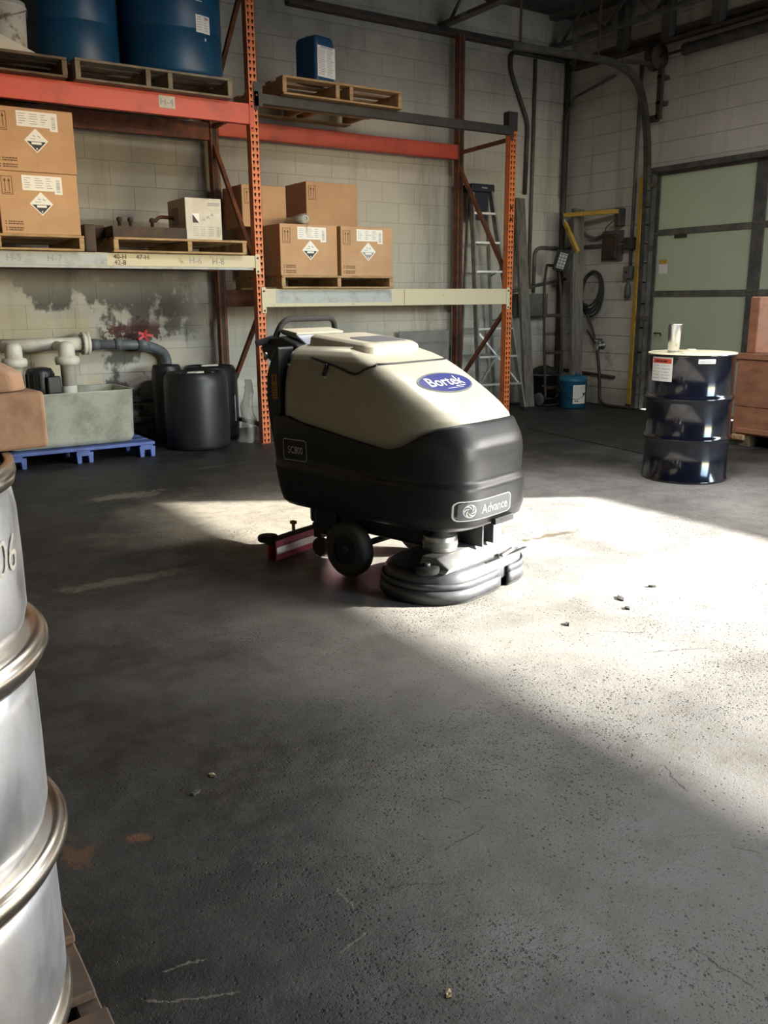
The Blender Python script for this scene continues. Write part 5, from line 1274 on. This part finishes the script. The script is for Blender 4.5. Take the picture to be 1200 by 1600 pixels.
# crumpled film
cf = MB(); nu, nv = 14, 16; vs_ = []
rnd = random.Random(3)
for j in range(nv + 1):
    for i in range(nu + 1):
        a = 2*PI*i/nu; v_ = j/nv
        rr = (0.10 + 0.02*math.sin(5*v_ + a)) * (1.15 - 0.75*v_) * (1 + 0.22*math.sin(3*a + 7*v_))
        vs_.append((3.275 + rr*math.cos(a)*0.62 + 0.02*math.sin(9*v_) + rnd.uniform(-0.008, 0.008) - 0.03*(1 - v_), 7.22 + rr*math.sin(a)*0.8 + rnd.uniform(-0.008, 0.008), 0.003 + 0.56*v_))
cf.add(vs_, [(j*(nu + 1) + i, j*(nu + 1) + i + 1, (j + 1)*(nu + 1) + i + 1, (j + 1)*(nu + 1) + i) for j in range(nv) for i in range(nu)], True)
single('plastic_film', cf, 'clear_film', 'crumpled clear plastic film bunched beside the orange upright', 'film')

# ------------------------------------------------------------------ corner by the dock door
single('leaning_board', MB().box(5.42, 6.10, 7.955, 7.975, 0.0, 0.905, None), 'board_white', 'pale grey board standing against the wall behind the scrubber', 'board', bevel=0.003)
def plank(label, foot, head, wd, th, mat='plank_grey'):
    mb = MB(); a = Vector(foot); b = Vector(head); d = (b - a).normalized()
    side = Vector((1, 0, 0)) - d*d.x; side.normalize()
    nrm = d.cross(side)
    P = []
    for p in (a, b):
        for s, q in ((-1, -1), (1, -1), (1, 1), (-1, 1)): P.append(p + side*(s*wd/2) + nrm*(q*th/2))
    lo = min(p.z for p in P)
    P = [p - Vector((0, 0, lo)) for p in P]
    mb.add(P, [(0, 1, 2, 3), (7, 6, 5, 4), (0, 4, 5, 1), (1, 5, 6, 2), (2, 6, 7, 3), (3, 7, 4, 0)])
    return single('plank', mb, mat, label, 'plank', 'grey planks leaning in the corner', bevel=0.004)
plank('long grey plank leaning on the back wall right of the ladder', (7.02, 7.60, 0), (7.12, 7.985, 2.36), 0.135, 0.045)
plank('grey plank leaning in the corner behind the blue pail', (7.67, 7.50, 0), (7.77, 7.69, 2.25), 0.17, 0.045)

# step ladder
t = thing('step_ladder', 'aluminium step ladder with dark blue top behind the right upright', 'ladder', (0, 0, 0))
FL0, FR0, FL1, FR1 = Vector((6.27, 7.60, 0.0)), Vector((6.84, 7.49, 0.0)), Vector((6.27, 7.80, 2.38)), Vector((6.50, 7.76, 2.38))
BL0, BR0, BL1, BR1 = Vector((6.27, 7.99, 0.0)), Vector((6.80, 7.97, 0.0)), Vector((6.28, 7.86, 2.36)), Vector((6.50, 7.83, 2.36))
for a, b_ in ((FL0, FL1), (FR0, FR1)): MB().bar(a, b_, 0.025, 0.065, (0, 1, 0)).build('front_rail', 'aluminium', t)
for a, b_ in ((BL0, BL1), (BR0, BR1)): MB().bar(a, b_, 0.022, 0.04, (0, 1, 0)).build('rear_rail', 'aluminium', t)
for i in range(1, 8):
    k = i/7.75; a = FL0.lerp(FL1, k); b_ = FR0.lerp(FR1, k)
    MB().bar(a, b_, 0.08, 0.022).build('step', 'aluminium', t)
    a = BL0.lerp(BL1, k); b_ = BR0.lerp(BR1, k)
    if i < 7: MB().bar(a, b_, 0.02, 0.02).build('rear_rung', 'aluminium', t)
MB().bar(FL0.lerp(FL1, 0.12), FR0.lerp(FR1, 0.38), 0.012, 0.02).build('cross_brace', 'aluminium', t)
MB().bar(FR0.lerp(FR1, 0.12), FL0.lerp(FL1, 0.38), 0.012, 0.02).build('cross_brace', 'aluminium', t)
for k in (0.45, 0.66): MB().bar(FR0.lerp(FR1, k), BR0.lerp(BR1, k - 0.03), 0.006, 0.02).build('spreader', 'aluminium', t)
cap_ = MB(); cap_.box(6.225, 6.545, 7.74, 7.90, 2.37, 2.455); o = cap_.build('top_cap', 'ladder_blue', t, bevel=0.012)
MB().box(6.36, 6.44, 7.7385, 7.741, 2.408, 2.422).build('cap_print', 'print_grey', o)
MB().box(6.29, 6.47, 7.77, 7.785, 2.08, 2.37).build('apron', 'ladder_blue', t)
for p in (FL0, FR0, BL0, BR0): MB().box(p.x - 0.03, p.x + 0.03, p.y - 0.035, p.y + 0.035, 0.0, 0.035).build('foot', 'rubber', t, bevel=0.006)

# pails
t = thing('blue_pail', 'squat blue plastic pail with white label by the leaning plank', 'pail', (7.44, 7.32, 0))
MB().lathe([(0.142, 0), (0.150, 0.008), (0.157, 0.30), (0.162, 0.305), (0.162, 0.335), (0.154, 0.34), (0.150, 0.365), (0.12, 0.370)], 44).build('shell', 'pail_blue', t)
MB().lathe([(0.03, 0), (0.03, 0.025), (0.022, 0.028)], 16, (0.05, -0.02, 0.369)).build('spout_cap', 'pail_blue', t)
azb = math.atan2(7.44, 7.32)
def pm2(dth, z, off, r=0.154): return lambda a, b: ((r + off)*math.sin(PI + azb + dth - a/r), (r + off)*math.cos(PI + azb + dth - a/r), z + b)
lb = cyl_sheet(pm2(R(-32), 0.165, 0.003), 0.165, 0.215, 12).build('label', 'label_white', t)
mf = pm2(R(-32), 0.165, 0.0042); pr = MB()
pr.add([mf(0.03, 0.02), mf(0.075, 0.02), mf(0.052, -0.03)], [(0, 1, 2)]); pr.add([mf(-0.06, -0.085), mf(-0.02, -0.085), mf(-0.02, -0.07), mf(-0.06, -0.07)], [(0, 1, 2, 3)])
pr.build('label_marks', 'print_black', lb)
pr = MB()
for i in range(9):
    zz = 0.085 - i*0.014
    for q in range(4):
        if i > 3 and q == 3: continue
        pr.add([mf(-0.065 + q*0.03, zz), mf(-0.042 + q*0.03, zz), mf(-0.042 + q*0.03, zz + 0.003), mf(-0.065 + q*0.03, zz + 0.003)], [(0, 1, 2, 3)])
pr.build('label_print', 'print_grey', lb)
MB().tube([(0.160*math.cos(a), 0.160*math.sin(a), 0.31 - 0.20*math.sin((a - 2.6)/PI*PI)) for a in [2.6 + PI*k/18 for k in range(19)]], 0.003, 6).build('bail', 'pipe_dark', t)
t = thing('black_bucket', 'black bucket with grey rim holding a dark bag in the corner', 'bucket', (7.50, 7.86, 0))
MB().lathe([(0.125, 0), (0.13, 0.006), (0.150, 0.33), (0.156, 0.332), (0.156, 0.35), (0.148, 0.35), (0.128, 0.02)], 40, cap1=True).build('shell', 'poly_black', t)
MB().lathe([(0.1565, 0.335), (0.1585, 0.34), (0.1585, 0.352), (0.155, 0.355)], 40, cap0=False, cap1=False).build('rim', 'conduit_grey', t)
bg_ = MB(); vs_ = []
for j in range(7):
    for i in range(20):
        a = 2*PI*i/20; r_ = (0.155, 0.165, 0.160, 0.14, 0.11, 0.06, 0.02)[j]*(1 + 0.12*math.sin(3*a + j)); vs_.append((r_*math.cos(a), r_*math.sin(a), 0.345 + (0, 0.02, 0.05, 0.075, 0.07, 0.05, 0.045)[j]*(1 + 0.35*math.sin(2*a))))
bg_.add(vs_, [(j*20 + i, j*20 + (i + 1) % 20, (j + 1)*20 + (i + 1) % 20, (j + 1)*20 + i) for j in range(6) for i in range(20)], True); bg_.build('bag', 'rubber', t)
bt = math.atan2(7.50, 7.86); mfb = lambda a, b: (0.146*math.sin(PI + bt - a/0.143), 0.146*math.cos(PI + bt - a/0.143), 0.22 + b)
cyl_sheet(lambda a, b: mfb(a, b), 0.05, 0.012, 4).build('print', 'print_grey', t)

# dark red hand truck with hanging hoses
t = thing('hand_truck', 'dark rusty hand truck leaning in the corner behind the pails', 'hand truck', (7.36, 7.52, 0))
P = lambda x, y, z: (x - 7.42, y - 7.60, z)
for s in (-0.14, 0.14):
    MB().tube(bez([P(7.42 + s, 7.62, 0.08), P(7.46 + s, 7.72, 0.8), P(7.50 + s*0.9, 7.80, 1.38), P(7.52 + s*0.6, 7.84, 1.62)]), 0.016, 10).build('side_rail', 'rust_iron', t)
for z, y in ((0.22, 7.64), (0.62, 7.69), (1.05, 7.755)): MB().bar(P(7.30 + z*0.05, y, z), P(7.58 + z*0.05, y, z), 0.012, 0.035).build('cross_bar', 'rust_iron', t)
MB().tube([P(7.44, 7.84, 1.62), P(7.60, 7.84, 1.62)], 0.018, 10).build('grip', 'rubber', t)
for s in (-0.17, 0.17):
    MB().lathe([(0.02, -0.02), (0.07, -0.02), (0.08, -0.01), (0.08, 0.01), (0.07, 0.02), (0.02, 0.02)], 24, P(7.42 + s, 7.70, 0.081), 'x').build('wheel', 'tyre_rubber', t)
MB().tube([P(7.25, 7.70, 0.081), P(7.59, 7.70, 0.081)], 0.01, 8).build('axle', 'rust_iron', t)
MB().box(-0.16, 0.16, -0.03, 0.05, 0.015, 0.023).build('toe_plate', 'rust_iron', t)
hc = thing('hose_coil', 'black hose coil hanging in the corner under the dock light', 'hose', (7.86, 7.50, 1.15))
for k in range(4):
    r_ = 0.17 + 0.018*k; ph = 0.3*k
    pts = [(0.03*math.sin(a + ph) + 0.012*k - 0.02, r_*math.cos(a)*0.85, r_*1.15*math.sin(a) + 0.20 - 0.02*k) for a in [2*PI*q/36 for q in range(36)]]
    MB().tube(pts, 0.013, 8, closed=True).build('loop', 'rubber', hc)
MB().tube(bez([(0, 0.08, 0.03), (-0.02, 0.02, -0.12), (-0.03, -0.05, -0.22), (-0.04, -0.10, -0.30), (-0.03, -0.12, -0.38)]), 0.014, 8).build('tail', 'hose_dark', hc)
MB().tube([(0.0, 0.02, 0.40), (0.058, 0.02, 0.41)], 0.01, 8).build('hook', 'rust_iron', hc)
single('pole', MB().tube([(6.93, 7.86, 1.325), (7.80, 7.88, 1.47)], 0.019, 10), 'pipe_dark', 'black pole wedged sideways behind the leaning planks', 'pole')

# dock light on folding yellow arms
t = thing('dock_light', 'dock lamp on two yellow folding arms mounted beside the door', 'dock light', (7.90, 7.12, 2.10))
Q = lambda x, y, z: (x - 7.90, y - 7.12, z - 2.10)
MB().box(-0.10, 0.015, -0.03, 0.03, -0.07, 0.12).build('wall_bracket', 'pipe_dark', t, bevel=0.006)
MB().bar(Q(7.82, 7.10, 2.185), Q(7.62, 7.76, 2.185), 0.045, 0.045).build('main_arm', 'paint_yellow', t, bevel=0.003)
MB().lathe([(0.022, -0.05), (0.022, 0.03)], 14, Q(7.62, 7.75, 2.13)).build('pivot', 'galvanised', t)
MB().bar(Q(7.62, 7.74, 2.10), Q(7.58, 7.48, 1.765), 0.042, 0.042).build('second_arm', 'paint_yellow', t, bevel=0.003)
lamp = MB(); m_ = Matrix.Translation(Vector(Q(7.50, 7.60, 1.66))) @ Matrix.Rotation(R(50), 4, 'Z') @ Matrix.Rotation(R(-14), 4, 'Y')
m_ = Matrix.Translation(Vector(Q(7.48, 7.62, 1.665))) @ Matrix.Rotation(R(-46), 4, 'Z') @ Matrix.Rotation(R(16), 4, 'Y')
hd = lamp.box(-0.085, 0.085, -0.05, 0.03, -0.12, 0.12, m_).build('lamp_head', 'rubber', t, bevel=0.02, seg=3)
MB().box(-0.045, 0.045, -0.053, -0.049, -0.088, 0.088, m_).build('lens', 'lamp_glass', hd)
for i in range(5):
    z = -0.07 + i*0.035; MB().box(-0.047, 0.047, -0.058, -0.053, z - 0.003, z + 0.003, m_).build('guard_bar', 'pipe_dark', hd)
for i in (-1, 1): MB().box(i*0.018 - 0.002, i*0.018 + 0.002, -0.058, -0.053, -0.088, 0.088, m_).build('guard_bar', 'pipe_dark', hd)
MB().bar(Q(7.58, 7.49, 1.78), Q(7.49, 7.62, 1.72), 0.03, 0.03).build('yoke', 'pipe_dark', t)
MB().tube(bez([Q(7.84, 7.12, 2.13), Q(7.72, 7.2, 2.0), Q(7.78, 7.14, 1.93), Q(7.84, 7.12, 1.90)]), 0.006, 6).build('cable', 'rubber', t)

# conduits, boxes, tap and hose
def pipe(name, pts, r, mat, label, cat='conduit', fr=0.06, grp=None): return single(name, MB().tube(fillet(pts, fr), r, 12), mat, label, cat, grp)
G = 'wall conduits'
yc = YW - 0.03
pipe('conduit', [(7.85, yc, 3.90), (6.97, yc, 3.90), (6.965, yc, 3.72), (7.25, yc, 3.19), (7.235, yc, 2.42)], 0.024, 'pipe_dark', 'dark conduit with a slanting offset on the back wall', grp=G, fr=0.09)
pipe('conduit', [(7.345, yc + 0.005, 3.865), (7.345, yc + 0.005, 1.40)], 0.021, 'conduit_grey', 'straight grey conduit running down the back wall', grp=G)
pipe('corner_pipe', [(7.845, yc - 0.01, 3.87), (7.845, yc - 0.01, 0.02)], 0.036, 'pipe_dark', 'thick dark pipe standing in the wall corner', 'pipe')
pipe('conduit', [(7.86, 7.30, 3.62), (7.86, 7.93, 3.50), (7.80, 7.97, 3.30), (7.79, 7.975, 2.4)], 0.014, 'pipe_dark', 'thin cable rounding the corner high up', grp=G)
xc = XR - 0.025
pipe('conduit', [(xc, 6.985, 1.835), (xc, yc - 0.09, 1.835)], 0.020, 'conduit_grey', 'level conduit behind the dock light on the door wall', grp=G)
pipe('conduit', [(7.78, yc, 1.835), (7.42, yc, 1.835), (7.42, yc, 1.31)], 0.020, 'conduit_grey', 'bent conduit dropping to the grey wall box', grp=G, fr=0.12)
pipe('conduit', [(xc, 6.965, 3.70), (xc, 6.965, 1.60)], 0.020, 'conduit_grey', 'upright conduit beside the door track', grp=G)
t = thing('junction_box', 'rusty conduit box beside the door track', 'junction box', (XR, 6.97, 1.77))
MB().box(-0.09, 0, -0.06, 0.06, 0, 0.13).build('box', 'rust_iron', t, bevel=0.008)
MB().tube([(-0.045, 0.06, 0.065), (-0.045, 0.09, 0.09), (-0.045, 0.11, 0.10)], 0.02, 10).build('whip', 'conduit_grey', t)
t = thing('switch_box', 'small grey switch box with a plug hanging below it', 'switch', (XR, 6.97, 1.455))
MB().box(-0.075, 0, -0.055, 0.055, 0, 0.135).build('box', 'box_grey', t, bevel=0.006)
MB().lathe([(0.013, 0), (0.013, -0.012)], 10, (-0.076, 0, 0.07), 'x').build('button', 'rubber', t)
MB().lathe([(0.016, 0.0), (0.018, -0.05), (0.032, -0.09), (0.036, -0.16), (0.028, -0.21)], 16, (-0.04, 0, 0)).build('plug', 'conduit_grey', t)
t = thing('fuse_box', 'old rusty fuse box on the door wall under the dock light', 'fuse box', (XR, 7.25, 1.67))
MB().box(-0.03, 0, -0.15, 0.15, -0.01, 0.32).build('back_plate', 'conduit_grey', t)
MB().box(-0.08, -0.03, -0.10, 0.11, 0.01, 0.28).build('door', 'rust_iron', t, bevel=0.006)
MB().tube(bez([(-0.05, 0.12, 0.28), (-0.05, 0.25, 0.25), (-0.05, 0.42, 0.32), (-0.05, 0.50, 0.48)]), 0.018, 10).build('feed', 'conduit_grey', t)
t = thing('wall_box', 'long grey electrical trough on the back wall behind the plank', 'electrical box', (7.345, YW, 1.03))
MB().box(-0.25, 0.25, -0.10, 0, 0, 0.27).build('case', 'box_grey', t, bevel=0.006)
MB().box(-0.235, 0.235, -0.107, -0.10, 0.012, 0.258).build('cover', 'box_grey', t, bevel=0.003)
t = thing('wall_tap', 'wall tap with dark hose dropping to the floor', 'tap', (XR, 7.33, 0.70))
MB().lathe([(0.045, 0), (0.045, -0.012), (0.018, -0.02), (0.018, -0.09)], 18, (0, 0, 0), 'x').build('body', 'galvanised', t)
MB().tube(fillet([(-0.08, 0, 0), (-0.11, -0.01, -0.01), (-0.12, -0.02, -0.06)], 0.02), 0.014, 10).build('spout', 'galvanised', t)
MB().bar((-0.05, 0, 0.02), (-0.06, 0.01, 0.07), 0.012, 0.012).build('stem', 'galvanised', t)
MB().tube([(-0.06 + 0.035*math.cos(a), 0.01 + 0.035*math.sin(a), 0.07) for a in [2*PI*k/20 for k in range(20)]], 0.007, 6, closed=True).build('handwheel', 'rust_iron', t)
MB().tube(bez([(-0.12, -0.02, -0.06), (-0.10, -0.04, -0.22), (-0.09, -0.06, -0.46), (-0.10, -0.08, -0.60), (-0.13, -0.18, -0.672), (-0.12, -0.36, -0.682), (-0.10, -0.53, -0.682)]), 0.017, 10).build('hose', 'hose_dark', t)
MB().tube(bez([(-0.10, 0.03, 0.02), (-0.06, 0.12, 0.07), (-0.04, 0.20, 0.14), (-0.03, 0.24, 0.17)]), 0.012, 8).build('supply_hose', 'hose_dark', t)
single('low_pipe', MB().tube([(XR - 0.03, 7.10, 0.345), (XR - 0.03, 7.98, 0.385)], 0.014, 10), 'rust_iron', 'thin rusty pipe low on the wall behind the blue pail', 'pipe')
t = thing('yellow_guard', 'worn yellow steel angle guarding the door jamb', 'guard', (XR - 0.001, 6.86, 0))
MB().box(-0.045, -0.004, -0.025, 0.025, 0.03, 2.53).build('angle', 'paint_yellow', t, bevel=0.002)
MB().box(-0.055, 0.0, -0.030, 0.035, 0.0, 0.05).build('foot', 'rust_iron', t)

# ------------------------------------------------------------------ litter on the floor
def chip(name, label, x, y, s, mat, seed, cat='litter'):
    r_ = random.Random(seed); n = 8
    ol_ = [(s*(0.55 + 0.45*r_.random())*math.cos(2*PI*k/n)*1.3, s*(0.5 + 0.5*r_.random())*math.sin(2*PI*k/n)*0.75) for k in range(n)]
    mb = MB(); h = 0.004
    mb.add([(a, b, 0.0) for a, b in ol_] + [(a*0.9, b*0.9, h + 0.004*r_.random()) for a, b in ol_] + [(0, 0, h + 0.003)], [tuple(range(n))[::-1]] + [(k, (k + 1) % n, n + (k + 1) % n, n + k) for k in range(n)] + [(n + k, n + (k + 1) % n, 2*n) for k in range(n)])
    o = mb.build(name, mat, loc=(x, y, 0.0005)); o.rotation_euler = (0, 0, r_.uniform(0, 3)); return tag(o, label, cat)
chip('leaf_scrap', 'small dark scrap on the sunlit floor nearest the shadow edge', 2.361, 2.295, 0.020, 'scrap_dark', 1)
chip('leaf_scrap', 'larger dark ragged scrap on the sunlit floor', 2.762, 2.383, 0.028, 'scrap_dark', 2)
chip('leaf_scrap', 'dark oval scrap just below the ragged scrap in the sun', 2.694, 2.287, 0.019, 'scrap_dark', 3)
chip('leaf_scrap', 'dark scrap on the sunlit floor towards the black drum', 2.998, 2.417, 0.020, 'scrap_dark', 4)
chip('dry_leaf', 'pale dry leaf on the dark floor near the stainless drum', 0.764, 2.027, 0.012, 'leaf_dry', 5)
chip('dirt_clod', 'small black clod on the dark floor below the pale leaf', 0.692, 1.97, 0.015, 'scrap_dark', 6)
chip('dry_leaf', 'tan leaf fragment near the bottom centre of the floor', 0.83, 1.065, 0.011, 'leaf_dry', 7)
